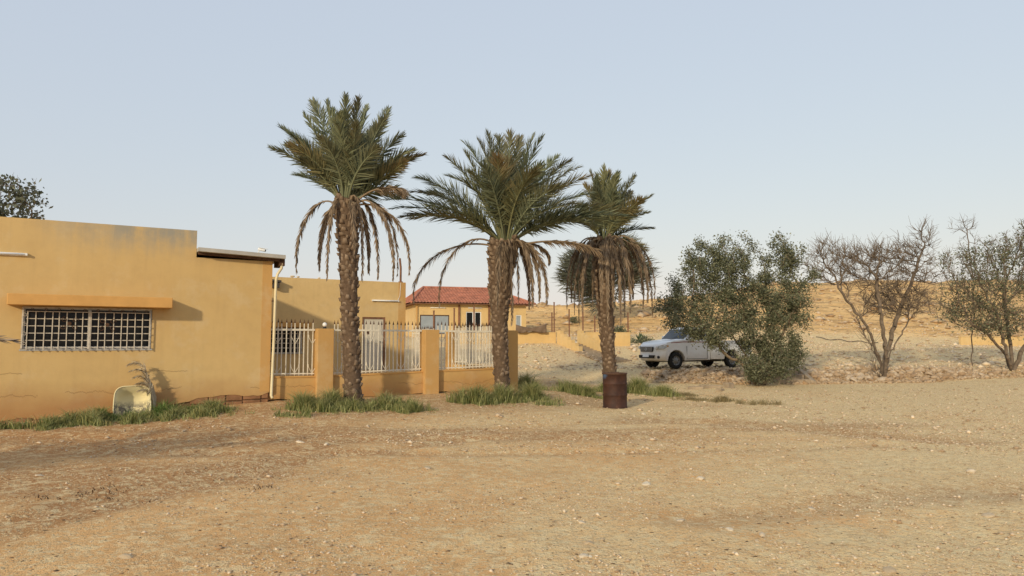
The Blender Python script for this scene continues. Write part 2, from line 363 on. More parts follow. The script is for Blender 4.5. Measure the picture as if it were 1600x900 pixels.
# gravel chips, denser where pale
gm = q.ramp(q.math('ADD', cell, q.math('MULTIPLY', zp, .42)), .62, .80)
chip = q.mix(cell2, (0.471,0.270,0.120), (0.880,0.755,0.457))
gcol = q.mix(q.math('MULTIPLY', gm, .7), base, chip)
vor3 = q.n('TexVoronoi', Vector=v, Scale=11.0); cell3 = q.n('SeparateXYZ', Vector=vor3.outputs['Color']).outputs[0]; n5 = q.noise(v, 5.5, 8, .75)
gcol = q.mix(q.math('MULTIPLY', q.ramp(cell3, .70, .98), .45), gcol, (0.880,0.746,0.440)); gcol = q.mix(q.math('MULTIPLY', q.ramp(n5, .53, .66), .5), gcol, (0.445,0.254,0.107)); gcol = q.mix(q.math('MULTIPLY', q.ramp(n5, .46, .36), .40), gcol, (0.880,0.692,0.388))
gcol = q.mix(q.math('MULTIPLY', q.ramp(cell2, .55, .95), .30), gcol, (0.816,0.562,0.301))
gcol = q.mix(q.math('MULTIPLY', q.ramp(n3, .54, .72), .35), gcol, (0.408,0.221,0.090))
# hillside: ochre limestone with broken beds
st = q.n('Mapping', Vector=v, Scale=(.12, .12, 1.6)).outputs[0]; band = q.noise(st, 1.5, 8, .65); hb = q.noise(v, .8, 8, .7)
hc = q.mix(q.ramp(band, .35, .65), (0.711,0.431,0.170), (0.844,0.554,0.248)); hc = q.mix(q.math('MULTIPLY', q.ramp(hb, .5, .7), .6), hc, (0.482,0.277,0.108)); hc = q.mix(q.math('MULTIPLY', q.ramp(q.noise(v, 4, 6, .7), .52, .68), .7), hc, (0.844,0.627,0.332))
hc = q.mix(q.math('MULTIPLY', q.ramp(q.math('ABSOLUTE', q.math('SUBTRACT', q.noise(st, 2.4, 7, .6), .5)), .035, .008), .7), hc, (0.283,0.168,0.077))
hm = q.ramp(q.math('ADD', zh, q.math('MULTIPLY', q.math('SUBTRACT', n1, .5), .5)), .3, .6)
q.set(Base_Color=q.mix(hm, gcol, hc), Roughness=.95); q.b.inputs['Specular IOR Level'].default_value = .1
hg = q.math('ADD', q.math('MULTIPLY', q.math('MULTIPLY', q.math('SUBTRACT', 1.0, vor.outputs['Distance']), gm), .8), q.math('ADD', q.math('MULTIPLY', n3, 1.0), q.math('MULTIPLY', vor2.outputs['Distance'], -.35)))
bn = q.n('Bump', Height=hg, Strength=.7, Distance=.038); bh = q.n('Bump', Height=q.math('ADD', q.math('MULTIPLY', band, 1.0), hb), Strength=.7, Distance=.4)
mn = q.n('Mix', data_type='VECTOR'); q.t.links.new(hm, mn.inputs[0]); q.t.links.new(bn.outputs[0], mn.inputs[4]); q.t.links.new(bh.outputs[0], mn.inputs[5]); q.t.links.new(mn.outputs[1], q.b.inputs['Normal'])

# ------------------------------------------------------------------ ground sheet
def axis(segs):
    a = [segs[0][0]]
    for x0, x1, st in segs: a += list(np.linspace(x0, x1, max(1, int(round((x1-x0)/st)))+1)[1:])
    return np.array(a)
def bell(d, w): return np.exp(-(d/w)**2)
XS = axis([(-2500,-300,400),(-300,-60,30),(-60,-16,2.5),(-16,-9,.3),(-9,9,.085),(9,26,.22),(26,75,.9),(75,300,25),(300,2500,400)])
YS = axis([(-600,-60,90),(-60,-6,6),(-6,3,.6),(3,14,.085),(14,24,.12),(24,44,.22),(44,58,.5),(58,112,.7),(112,150,4),(150,600,50),(600,3000,400)])
GX, GY = np.meshgrid(XS, YS); gx, gy = GX.ravel(), GY.ravel(); ghh = ground_h(gx, gy)
nx = len(XS); jj, ii = np.meshgrid(np.arange(len(YS)-1), np.arange(nx-1), indexing='ij'); k0 = (jj*nx+ii).ravel()
F = np.stack([k0, k0+1, k0+nx+1, k0+nx], 1)
ax = gx/np.maximum(gy, 4)
pale = np.clip(.34 + ax*.9 + (gy-9)*.012, 0, 1); pale = np.maximum(pale, np.clip((gy-24)/4, 0, 1)*np.clip((gx+2)/3, 0, 1)*.95)
pale = np.maximum(pale, .75*bell(gx-.9, 1.9)*bell(gy-6.3, 1.6)); pale -= .45*bell(gx-3.4,2.4)*bell(gy-6.9,.55)
wl = np.abs((gx+10.12)*-.503 + (gy-14.3)*.864)            # distance from the facade line
trk = sum(bell(line_dist(gx, gy, pl), w_*2.2)*k for (pl, w_, dp), k in zip(TRACKS, (.5,.5,1.0,.5)))
pale = pale + 1.1*np.where(gy < 30, vnoise(gx, gy, 2.6, 61) + .6*vnoise(gx, gy, .9, 62), 0)*.55
red = np.clip(trk + .8*np.clip((.5-gx)/6, 0, 1)*(gy < 14)*(gy > 0)*(.6+vnoise(gx, gy, 2.2, 63)*1.6) + .95*bell(wl-1.4, 2.0)*(gx < 3)*(gy > 9)*(gy < 30) + .9*bell(gx-6.6, 1.9)*bell(gy-14.4-.1*(gx-6), .75) + .85*bell(gy-13.0-.04*gx, 1.0)*np.clip((5-gx)/3,0,1) + .8*bell(gx+4.3,1.9)*bell(gy-9.2,.9) + .7*bell(gx+8,3)*bell(gy-10.6,1.2) + .45*bell(gx-6.5,2.5)*bell(gy-7.8,.7)  # left foreground patches: brown soil plus a cast shadow painted into the colour
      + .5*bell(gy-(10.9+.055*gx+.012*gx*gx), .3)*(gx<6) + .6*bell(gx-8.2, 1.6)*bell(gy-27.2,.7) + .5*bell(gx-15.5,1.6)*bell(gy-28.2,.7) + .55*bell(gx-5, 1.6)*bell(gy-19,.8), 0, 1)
grey = np.clip(bell(gy-32.2-.05*gx, 1.0)*(gx > -1)*.9 + .75*bell(gy-35.5, 3)*bell(gx-2.4, 2.2), 0, 1)
hill = np.clip((gy-50)/6, 0, 1)
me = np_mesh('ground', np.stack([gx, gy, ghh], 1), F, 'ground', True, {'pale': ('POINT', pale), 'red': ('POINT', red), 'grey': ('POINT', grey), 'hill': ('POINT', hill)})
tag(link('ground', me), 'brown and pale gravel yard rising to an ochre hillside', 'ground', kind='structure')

# ------------------------------------------------------------------ loose gravel (joined) and single stones
OCT = np.array([(1,0,0),(0,1,0),(-1,0,0),(0,-1,0),(0,0,1),(0,0,-1.)]); OCTF = np.array([(0,1,4),(1,2,4),(2,3,4),(3,0,4),(1,0,5),(2,1,5),(3,2,5),(0,3,5)])
def scatter(name, X, Y, size, mat, label, cat, flat=.6, vary=None, sink=.25):
    n = len(X); Z = ground_h(X, Y); V = OCT[None]*(1+rng.uniform(-.35, .35, (n, 6, 3)))
    V = V + rng.uniform(-.22, .22, (n, 6, 3)); V *= np.stack([size, size*rng.uniform(.55, 1, n), size*flat*rng.uniform(.6, 1.1, n)], 1)[:, None, :]
    th = rng.uniform(0, 6.28, n); c, s = np.cos(th)[:, None], np.sin(th)[:, None]
    V = np.stack([V[..., 0]*c - V[..., 1]*s, V[..., 0]*s + V[..., 1]*c, V[..., 2]], -1) + np.stack([X, Y, Z+size*sink], 1)[:, None, :]
    F = (OCTF[None] + (np.arange(n)*6)[:, None, None]).reshape(-1, 3)
    vary = rng.uniform(0, 1, n) if vary is None else vary
    me = np_mesh(name, V.reshape(-1, 3), F, mat, False, {'vary': ('POINT', np.repeat(vary, 6))})
    return tag(link(name, me), label, cat, kind='stuff')
def yard_points(n, y0=3.6, y1=29, amax=.95):
    Y = y0*(y1/y0)**(rng.uniform(0, 1, n)**.85); a = rng.uniform(-amax, amax, n); X = a*Y
    w = (X+10.12)*-.503 + (Y-14.3)*.864; k = (w < -.15) | (X > .3); return X[k], Y[k]
X, Y = yard_points(125000); dn = np.clip(.45 + .5*X/Y + 1.1*vnoise(X, Y, 1.3, 21) + .8*vnoise(X, Y, .4, 22), .03, 1); k = rng.uniform(0, 1, len(X)) < dn; X, Y = X[k], Y[k]
scatter('gravel', X, Y, np.clip(rng.lognormal(-4.95, .5, len(X)), .003, .035), 'pebble', 'fine brown and cream gravel strewn over the yard', 'gravel')
X, Y = yard_points(42000, 11, 30, .85); dn = np.clip(.35+.75*X/Y + .9*vnoise(X, Y, 1.6, 23) + .7*vnoise(X, Y, .5, 24), .02, 1); k = rng.uniform(0, 1, len(X)) < dn; X, Y = X[k], Y[k]
scatter('coarse_gravel', X, Y, np.clip(rng.lognormal(-4.1, .5, len(X)), .008, .08), 'pebble', 'pale coarse gravel covering the far right of the yard', 'gravel', .5, rng.uniform(0, 1, len(X))**1.2)
X, Y = yard_points(2600, 4); scatter('twig_litter', X, Y, rng.uniform(.006, .022, len(X)), 'litter', 'dark leaf and twig crumbs lying on the yard', 'litter', .25, sink=.1)
n = 11000; Y = rng.uniform(30, 58, n); X = Y*rng.uniform(-.05, .95, n); scatter('slope_rubble', X, Y, np.clip(rng.lognormal(-2.9, .5, n), .02, .22), 'pebble', 'pale rubble strewn over the slope behind the track', 'rubble', .6, rng.uniform(.3, 1, n))
n = 3800; Y = rng.uniform(54, 100, n); X = Y*rng.uniform(-.08, .95, n); scatter('hill_boulders', X, Y, np.clip(rng.lognormal(-2.15, .6, n), .04, .55), 'pebble', 'ochre broken rocks covering the hillside', 'rocks', .55, rng.uniform(0, .6, n))

def rock_mesh(seed, sub=2, flat=.62, mat='stone'):
    r = random.Random(seed); bm = bmesh.new(); bmesh.ops.create_icosphere(bm, subdivisions=sub, radius=1.0)
    pl = [Vector((r.gauss(0,1), r.gauss(0,1), r.gauss(0,1))).normalized() for _ in range(9)]; ds = [r.uniform(.55, .85) for _ in pl]
    for v in bm.verts:
        for p, d in zip(pl, ds):
            e = v.co.dot(p) - d
            if e > 0: v.co -= p*e*.92
        v.co *= 1 + r.uniform(-.04, .04); v.co.z *= flat
    me = bpy.data.meshes.new('stone'); bm.to_mesh(me); bm.free(); me.materials.append(MATS[mat]); return me
ROCKS = [rock_mesh(s, 2, .45 + .3*random.random(), 'stone_pale') for s in range(9)]
LOW = [rock_mesh(s+50, 1, .7) for s in range(9)]
def rock(name, x, y, size, parent=None, z=None, meshes=None, sink=.25, tilt=.25):
    o = link(name, random.choice(meshes or ROCKS), parent); o.location = (x, y, (gz(x, y) if z is None else z) + size*(.5-sink)*.6)
    o.rotation_euler = (random.uniform(-tilt, tilt), random.uniform(-tilt, tilt), random.uniform(0, 6.28))
    o.scale = (size*.5*random.uniform(.9, 1.25), size*.5*random.uniform(.7, 1), size*.5*random.uniform(.7, 1)); return o
for x, y, s, lab in [(920,850,.11,'rounded cream stone in the middle foreground, bigger of its cluster'),(912,874,.10,'pale stone nearest the bottom edge left of middle'),(941,845,.06,'small stone just right of the rounded cream stone'),(950,851,.05,'round pebble at the right end of the cream stone cluster'),
   (938,856,.045,'flat little stone in front of the cream stone cluster'),(922,872,.05,'small pale stone beside the pale stone near the bottom edge'),(1268,796,.14,'lone long stone with a dark shadow right of middle foreground'),(1140,829,.10,'whitish stone in the loose foreground cluster, leftmost'),(1191,838,.10,'whitish stone in the loose foreground cluster, rightmost'),
   (1183,850,.07,'oval stone just below the whitish foreground cluster'),(1127,826,.06,'small stone at the left edge of the whitish cluster'),(1544,808,.16,'wide flat pale stone at the far right foreground'),(1518,739,.17,'flat pale stone near the right edge, farther back'),(1390,898,.14,'pale stone cut by the bottom edge right of middle'),
   (197,875,.12,'pale flat stone at the bottom left'),(1010,757,.15,'pale flat stone in the middle of the gravel yard'),(1062,815,.12,'broken whitish stone left of the foreground cluster'),(909,819,.10,'small stone with dark shadow in middle foreground'),(1000,790,.05,'thin pale chip in the middle of the yard'),
   (470,692,.16,'pale stone on the brown soil below the first palm'),(510,696,.14,'second pale stone on the brown soil below the first palm'),(655,680,.12,'small whitish stone right of the first grass clump'),(668,733,.15,'dark edged flat stone in the left middle yard'),(520,770,.10,'dark stone in a small pit, left middle yard'),
   (975,645,.14,'white chip on the ground in front of the rusty drum, left'),(1005,648,.16,'white chip on the ground in front of the rusty drum, middle'),(1030,650,.15,'white chip on the ground in front of the rusty drum, right'),(1095,751,.14,'grey flat stone right of the middle yard'),(1400,737,.08,'little dark stone far right of the middle yard'),(62,745,.14,'dark stone inside the shadow at far left')]:
    p = on_ground(x, y, 4.2); tag(rock('loose_stone', p.x, p.y, s*.85, sink=.42), lab, 'stone', 'single stones lying on the gravel yard')
# rubble bank below the track
bank = tag(empty('rubble_bank', (at(1250,590,29).x, 29, .2)), 'low bank of rough tan rubble stones edging the track behind the trees', 'stone bank')
bl = bank.location
def bank_stones(n, x0, x1, smin, smax, t0=-.15, t1=1.1):
    for i in range(n):
        a = (random.uniform(x0, x1) - 800)/FPX; ytop = np.interp(a, [.14,.25,.38,.53,.71], [28.7,29.3,29.4,30.1,31.7]); yb = np.interp(a, [.14,.25,.38,.53,.71], [27.1,27.4,27.6,28.4,30.0])
        Y = yb + (ytop-yb)*random.uniform(t0, t1); X = a*Y; s = random.uniform(smin, smax)
        o = rock('stone', X, Y, s, bank, meshes=LOW, sink=.12, tilt=.5); o.location -= bl
bank_stones(128, 1005, 1190, .15, .36); bank_stones(155, 1225, 1500, .16, .44); bank_stones(15, 1500, 1620, .2, .4)
a_ = (np.concatenate([rng.uniform(1005,1195,1500), rng.uniform(1220,1510,2400), rng.uniform(1500,1640,500)])-800)/FPX; t_ = rng.uniform(-.35, 1.15, len(a_))
yb_ = np.interp(a_, [.14,.25,.38,.53,.71], [27.1,27.4,27.6,28.4,30.0]); yt_ = np.interp(a_, [.14,.25,.38,.53,.71], [28.7,29.3,29.4,30.1,31.7]); Y = yb_+(yt_-yb_)*t_; X = a_*Y
scatter('bank_rubble', X, Y, np.clip(rng.lognormal(-2.75, .4, len(X)), .03, .15), 'pebble', 'small broken stones filling the rubble bank', 'rubble', .7, rng.uniform(0, .45, len(X)))
# ------------------------------------------------------------------ main yellow building
WA = math.degrees(math.atan2(.503, .864))
WF = Frame(-.708*14.3, 14.3, WA)
def wg(F, u, v=0.0): p = F.w(u, v, 0); return gz(p.x, p.y)
UC = WF.U(423)                                   # right corner
US = WF.U(303, 0)                                # step in the roofline
ZTOP = WF.Z(303, 360); UL = -7.0; DEP = 7.3
w0, w1 = WF.U(33), WF.U(237); wz0, wz1 = WF.Z(33, 545.5), WF.Z(33, 478.5)
zr0, zr1 = WF.Z(304, 394), WF.Z(432, 405)
bld = tag(empty('yellow_building', WF.w(0, 0, 0), WF.a), 'long yellow plastered building with barred window, left foreground', 'building')
jag = {}
def ragged(F, lo=.0, hi=.1, seed=0):
    def f(u): return wg(F, u, -.1) + lo + (hi-lo)*(.5 + float(vnoise(u, seed, .5, 31)[()] if np.ndim(vnoise(u, seed, .5, 31)) == 0 else vnoise(u, seed, .5, 31)) + .6*float(vnoise(u, seed, .17, 32)))
    return f
def main_bot(u): 
    t = max(0, min(1, (u-2.9)/.5)); base = ragged(WF, .02, .10)(u)
    return base + .13*t
us = list(np.arange(UL, US, .1)) + [US]
holed_wall(us, [.0, .6, 1.2, 2.6, ZTOP], [(w0, w1, wz0, wz1)], 0, .035, main_bot).build('wall', 'plaster', bld)
us2 = list(np.arange(US, UC, .1)) + [UC]
holed_wall(us2, [.0, .8, 1.6, 2.4, zr1-.06], [], .001, .035, main_bot).build('wall', 'plaster', bld)
holed_wall([UL, US], [-.3, ZTOP], [(w0, w1, wz0, wz1)], .036, .22).build('wall_core', 'mortar_dark', bld)
holed_wall([US+.001, UC-.005], [-.3, zr1-.07], [], .036, .22).build('wall_core', 'mortar_dark', bld)
m = MB(); m.box(UL, UL+.2, .221, DEP, -.3, ZTOP-.05); m.build('side_wall', 'plaster', bld)
m = MB(); m.box(UC-.205, UC-.005, .221, DEP, -.3, zr1-.07); m.build('side_wall', 'plaster', bld)
m = MB(); m.box(US-.2, US-.001, .221, DEP, 3.2, ZTOP-.02); m.build('parapet', 'plaster', bld)
m = MB(); m.box(UL, UC-.21, DEP-.2, DEP, -.3, ZTOP-.4); m.build('back_wall', 'plaster', bld)
m = MB(); m.box(UL+.2, US-.21, .23, DEP-.21, 3.35, 3.5); m.build('flat_roof', 'concrete', bld)
# painted corner band
tb = WF.U(408); m = MB(); m.box(tb, UC+.004, -.005, .0, main_bot(UC)+.02, zr1-.065); m.build('corner_band', 'plaster_orange', bld)
# sheet roof of the lower right part
rz = lambda u: zr0 + (zr1 - zr0)*(u-US)/(UC-US)
ua, ub = US+.005, UC+.24
m = MB(); hgt = .085
for v0, v1 in ((-.28, DEP-.3),):
    P = [(ua,v0,rz(ua)),(ub,v0,rz(ub)),(ub,v1,rz(ub)),(ua,v1,rz(ua))]
    m.add([(p[0],p[1],p[2]) for p in P] + [(p[0],p[1],p[2]+hgt) for p in P], [(0,3,2,1),(4,5,6,7),(0,1,5,4),(1,2,6,5),(2,3,7,6),(3,0,4,7)])
m.build('sheet_roof', 'roof_sheet', bld)
m = MB(); m.add([(u, v_, rz(u)+d_) for u in (ua+.02, ub-.06) for v_ in (-.12, -.03) for d_ in (-.055, -.003)], [(0,1,3,2),(4,6,7,5),(0,4,5,1),(2,3,7,6),(1,5,7,3),(0,2,6,4)]); m.build('roof_batten', 'rust_dark', bld)
m = MB(); m.box(ub-.10, ub+.02, -.12, .5, zr1-.16, zr1-.004); m.build('gutter', 'rust_dark', bld)
# downpipe
px = UC+.075; zb = WF.Z(427, 622, -.08)
m = MB(); m.tube([(ub-.04,-.09,zr1-.10),(ub-.05,-.09,zr1-.22),(px+.03,-.085,zr1-.36),(px,-.08,zr1-.5),(px-.02,-.08,1.5),(px-.045,-.08,zb+.06),(px-.03,-.14,zb)], .032, 10); m.build('downpipe', 'cream_pipe', bld, smooth_=True)
m = MB()
for z in (2.6, 1.2): m.box(px-.075, px+.02, -.045, -.001, z, z+.03)
m.build('pipe_clip', 'rust_dark', bld)
# hood over the window
h0, h1 = WF.U(10,-.2), WF.U(268,-.42); hz0, hz1 = WF.Z(137, 478.5, -.42), WF.Z(137, 461.5, -.42)
m = MB(); m.box(h0, h1, -.45, -.001, hz0, hz1); m.build('window_hood', 'hood_paint', bld, bevel=.012)
# barred window
win = empty('window', (0,0,0)); win.parent = bld
m = MB(); t = .05
m.box(w0+.001, w1-.001, .06, .12, wz0+.001, wz0+t); m.box(w0+.001, w1-.001, .06, .12, wz1-t, wz1-.001); m.box(w0+.001, w0+t, .06, .12, wz0+t, wz1-t); m.box(w1-t, w1-.001, .06, .12, wz0+t, wz1-t)
um = (w0+w1)/2; m.box(um-.03, um+.03, .055, .125, wz0+t, wz1-t); m.build('frame', 'alu', win, bevel=.004)
for a, b in ((w0+t, um-.03), (um+.03, w1-t)):
    m = MB(); m.box(a, b, .095, .10, wz0+t, wz1-t); m.build('pane', 'window_glass', win)
m = MB(); m.box(um+.12, w1-t, .15, .16, wz0, wz1-.02); m.build('curtain', 'curtain', win)
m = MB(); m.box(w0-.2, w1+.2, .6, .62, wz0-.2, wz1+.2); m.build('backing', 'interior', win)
m = MB(); m.box(w0-.02, w1+.02, -.012, -.001, wz0-.035, wz0-.002); m.build('sill', 'alu', win)
gy0 = -.075; nb = 17; g0, g1, gt = w0+.10, w1-.05, wz1-.10
bm_ = MB(); bm_.box(-.009,.009,gy0-.008,gy0+.008,wz0-.02,gt); vb = bm_.build('upright_bar', 'grille_white', win); vb.location.x = g0
for i in range(1, nb):
    c = vb.copy(); C.objects.link(c); c.location.x = g0 + (g1-g0)*i/(nb-1) + random.uniform(-.008,.008); c.rotation_euler.y = random.uniform(-.006,.006)
hb_ = MB(); hb_.box(g0-.02, g1+.02, gy0+.009, gy0+.021, -.008, .008); hb = hb_.build('cross_bar', 'grille_white', win); hb.location.z = gt
for i in range(1, 6):
    c = hb.copy(); C.objects.link(c); c.location.z = gt - (gt-wz0-.03)*i/5
m = MB(); m.box(w0+.02, w1-.01, gy0-.012, gy0+.012, wz1-.03, wz1-.008); m.box(w0+.005, w0+.03, gy0-.012, gy0+.012, wz0+.01, wz1-.01); m.box(um-.02, um+.02, gy0-.014, gy0+.008, wz0+.0, gt)
m.build('grille_frame', 'grille_white', win)
def scroll(cx, cz, r, turns=1.3, ph=0.0, sg=1): return [(cx + sg*r*(1-.75*k/14)*math.cos(ph+turns*6.28*k/14), gy0-.012, cz + r*(1-.75*k/14)*math.sin(ph+turns*6.28*k/14)) for k in range(15)]
for cx, cz, sg in [(w0+.82, wz0+.52, 1), (w0+1.5, wz0+.50, 1)]:
    m = MB()
    for k in range(4): m.tube(scroll(cx + .13*math.cos(k*1.57+.7), cz + .10*math.sin(k*1.57+.7), .06, 1.1, k*1.57), .006, 4)
    m.lathe([(0.001,-.012),(.03,-.01),(.04,0),(.03,.01),(.001,.012)], 12, c=(cx, gy0-.02, cz), axis='y'); m.build('rosette', 'rust_dark', win)
for k in range(10):
    m = MB(); cx = w0+.18 + (w1-w0-.3)*k/9; m.tube(scroll(cx, wz1-.065, .032, 1.2, 0, 1 if k % 2 else -1), .005, 4); m.build('scroll', 'rust_dark', win)
for k in range(4):
    m = MB(); m.tube(scroll(w0+.065, wz0+.12+.19*k, .045, 1.2, 1.57), .005, 4); m.build('scroll', 'grille_white', win)
# footing blocks where the plaster has fallen away
for a, b in ((UL+4.6, WF.U(85)), (WF.U(300), UC)):
    u = a
    while u < b:
        ln = random.uniform(.34, .42); zt = wg(WF, u+ln/2, -.1)
        for dz in (-.06,) if u < 1 else (-.10, .09):
            m = MB(); m.box(u+.012, min(u+ln, UC-.01)-.012, .012, .2, zt+dz, zt+dz+.165); o = m.build('footing_block', 'mud_block', bld, bevel=.012)
        u += ln
# tube lamps, camera
def tube_lamp(F, u0, u1, z, v, label, dz=0.0):
    L = tag(empty('tube_lamp', F.w(u0, v, z), F.a), label, 'lamp', 'fluorescent tube lamps on the yellow walls'); ln = u1-u0
    m = MB(); m.box(0, ln, -.045, -.001, -.03, .03); m.build('housing', 'frame_white', L, bevel=.006)
    m = MB(); m.tube([(.03,-.065,0),(ln-.03,-.065,0)], .018, 8); m.build('tube', 'tube_white', L, smooth_=True)
    m = MB(); m.box(0,.03,-.085,-.046,-.022,.022); m.build('end_cap', 'frame_white', L); m = MB(); m.box(ln-.03,ln,-.085,-.046,-.022,.022); m.build('end_cap', 'frame_white', L)
tube_lamp(WF, WF.U(37)-1.2, WF.U(37), WF.Z(37, 398), 0, 'white tube lamp on main building wall cut by the left edge')
p = WF.w(WF.U(404, .3), .3, rz(UC)+hgt)
cc = tag(empty('security_camera', p, R(10)), 'white bullet security camera on the sheet roof edge', 'camera')
m = MB(); m.tube([(-.05,0,0),(-.05,0,.10),(-.02,0,.15)], .012, 6); m.build('bracket', 'frame_white', cc)
m = MB(); m.tube([(-.06,0,.17),(.10,0,.135)], .032, 12); m.build('housing', 'frame_white', cc, smooth_=True, bevel=.004)
m = MB(); m.tube([(.101,0,.1345),(.115,0,.131)], .026, 12); m.build('lens', 'plastic_black', cc)
m = MB(); m.box(-.07,.13,-.036,.036,.19,.196); m.build('sunshield', 'frame_white', cc).rotation_euler.y = R(9)

# ------------------------------------------------------------------ set-back yellow building
IV = 7.5; INF = Frame(*WF.w(0, IV, 0)[:2], WA)
i1 = INF.U(633); i0 = UC-2.6; iz1 = INF.Z(633, 441.5); ifl = .62
d0, d1 = INF.U(566), INF.U(602); dz1 = INF.Z(585, 495.5); dz0 = INF.Z(585, 578)
k0, k1 = INF.U(408), INF.U(473); kz0, kz1 = INF.Z(450, 553), INF.Z(450, 512)
inn = tag(empty('yellow_annex', INF.w(0,0,0), INF.a), 'set-back flat-roofed yellow building with cream door behind the fence', 'building')
holed_wall(list(np.arange(i0, i1, .3))+[i1], [-.2, .6, 1.4, iz1], [(d0,d1,dz0,dz1),(k0,k1,kz0,kz1)], 0, .22).build('wall', 'plaster_pale', inn)
m = MB(); m.box(i1-.2, i1, .221, 5, -.2, iz1-.002); m.build('side_wall', 'plaster_pale', inn)
m = MB(); m.box(i0, i1-.201, .221, 5, iz1-.4, iz1-.25); m.build('flat_roof', 'concrete', inn)
m = MB(); m.box(i0, i1-.21, 4.8, 5, -.2, iz1-.41); m.build('back_wall', 'plaster_pale', inn)
ob = INF.U(622); m = MB(); m.box(ob, i1+.004, -.005, -.0, 0, iz1-.001); m.build('corner_band', 'plaster_orange', inn)
dr = empty('door', (0,0,0)); dr.parent = inn
m = MB(); m.box(d0+.001,d0+.06,.02,.1,dz0,dz1-.06); m.box(d1-.06,d1-.001,.02,.1,dz0,dz1-.06); m.box(d0+.001,d1-.001,.02,.1,dz1-.06,dz1-.001); m.build('frame', 'post_rust', dr)
m = MB(); m.box(d0+.062,d1-.062,.05,.09,dz0+.01,dz1-.062); m.build('leaf', 'door_paint', dr)
for a, b in ((.08,.42),(.5,.92)):
    zA, zB = dz0 + (dz1-dz0)*a, dz0 + (dz1-dz0)*b; m = MB()
    for s in (0, 1):
        c0 = d0+.12 + s*(d1-d0-.24)/2 + .02*s; m.box(c0, c0+(d1-d0-.24)/2-.03, .04, .0499, zA, zB)
    m.build('panel', 'door_paint', dr, bevel=.01)
m = MB(); m.tube([(d1-.12,.05,dz0+1.0),(d1-.12,-.01,dz0+1.0),(d1-.22,-.01,dz0+1.0)], .014, 6); m.build('handle', 'plastic_black', dr)
m = MB(); m.box(d0+.14,d0+.27,.036,.0495,dz1-.62,dz1-.50); m.build('notice', 'rust_dark', dr)
kw = empty('window', (0,0,0)); kw.parent = inn
m = MB(); m.box(k0+.001,k0+.05,.05,.1,kz0+.001,kz1-.001); m.box(k1-.05,k1-.001,.05,.1,kz0+.001,kz1-.001); m.box(k0+.05,k1-.05,.05,.1,kz0+.001,kz0+.05); m.box(k0+.05,k1-.05,.05,.1,kz1-.05,kz1-.001); m.build('frame', 'alu', kw)
m = MB(); m.box(k0+.05,k1-.05,.08,.085,kz0+.05,kz1-.05); m.build('pane', 'window_glass', kw)
v_ = MB(); v_.box(-.012,.012,-.05,-.03,kz0,kz1); vb = v_.build('upright_bar', 'grille_white', kw); vb.location.x = k0+.05
for i in range(1, 11): c = vb.copy(); C.objects.link(c); c.location.x = k0+.05+(k1-k0-.1)*i/10
v_ = MB(); v_.box(k0,k1,-.029,-.012,-.012,.012); vb = v_.build('cross_bar', 'grille_white', kw); vb.location.z = kz0+.04
for i in range(1, 6): c = vb.copy(); C.objects.link(c); c.location.z = kz0+.04+(kz1-kz0-.08)*i/5
m = MB(); m.box(INF.U(425)-.6, INF.U(482), -.4, -.001, INF.Z(450,511), INF.Z(450,504)); m.build('window_hood', 'hood_paint', inn)
tube_lamp(INF, INF.U(580), INF.U(622), INF.Z(600, 470), 0, 'white tube lamp beside the cream door on the set-back building')
m = MB(); m.tube([(INF.U(625),-.012,iz1-.02),(INF.U(624),-.012,iz1-.5),(INF.U(621),-.012,INF.Z(620,469))], .009, 5); m.build('cable', 'frame_white', inn)
# little eave between the two
m = MB(); e0, e1 = INF.U(410,-.3), INF.U(438,-.3); ez = INF.Z(432, 438, -.3)
m.add([(e0,-.3,ez-.02),(e1,-.3,ez-.06),(e1,-.002,ez-.06),(e0,-.002,ez-.02),(e0,-.3,ez+.05),(e1,-.3,ez+.01),(e1,-.002,ez+.01),(e0,-.002,ez+.05)], [(0,3,2,1),(4,5,6,7),(0,1,5,4),(1,2,6,5),(2,3,7,6),(3,0,4,7)])
m.box(e1-.25,e1-.05,-.25,-.01,ez-.24,ez-.07, 0); m.build('side_eave', 'tarp_dark', inn)
for i, (x, s, lab) in enumerate([(455,.16,'clay lump on annex parapet, leftmost'),(464,.12,'clay lump on annex parapet beside the leftmost one'),(497,.10,'small clay lump on annex parapet nearest the first palm')]):
    p = INF.w(INF.U(x,.1), .1, iz1); o = rock('clay_lump', p.x, p.y, s, z=p.z+.01, sink=.1); tag(o, lab, 'rubble', 'clay lumps on the annex parapet')
pp = tag(empty('roof_pipe', INF.w(INF.U(625,.1), .1, iz1)), 'short brown pipe standing on the set-back roof corner', 'pipe')
m = MB(); m.tube([(0,0,-.02),(0,0,.55),(-.04,0,.9)], .04, 8); m.build('pipe', 'post_rust', pp); m = MB(); m.tube([(0,0,0),(0,0,.04)], .08, 8); m.build('flange', 'post_rust', pp)

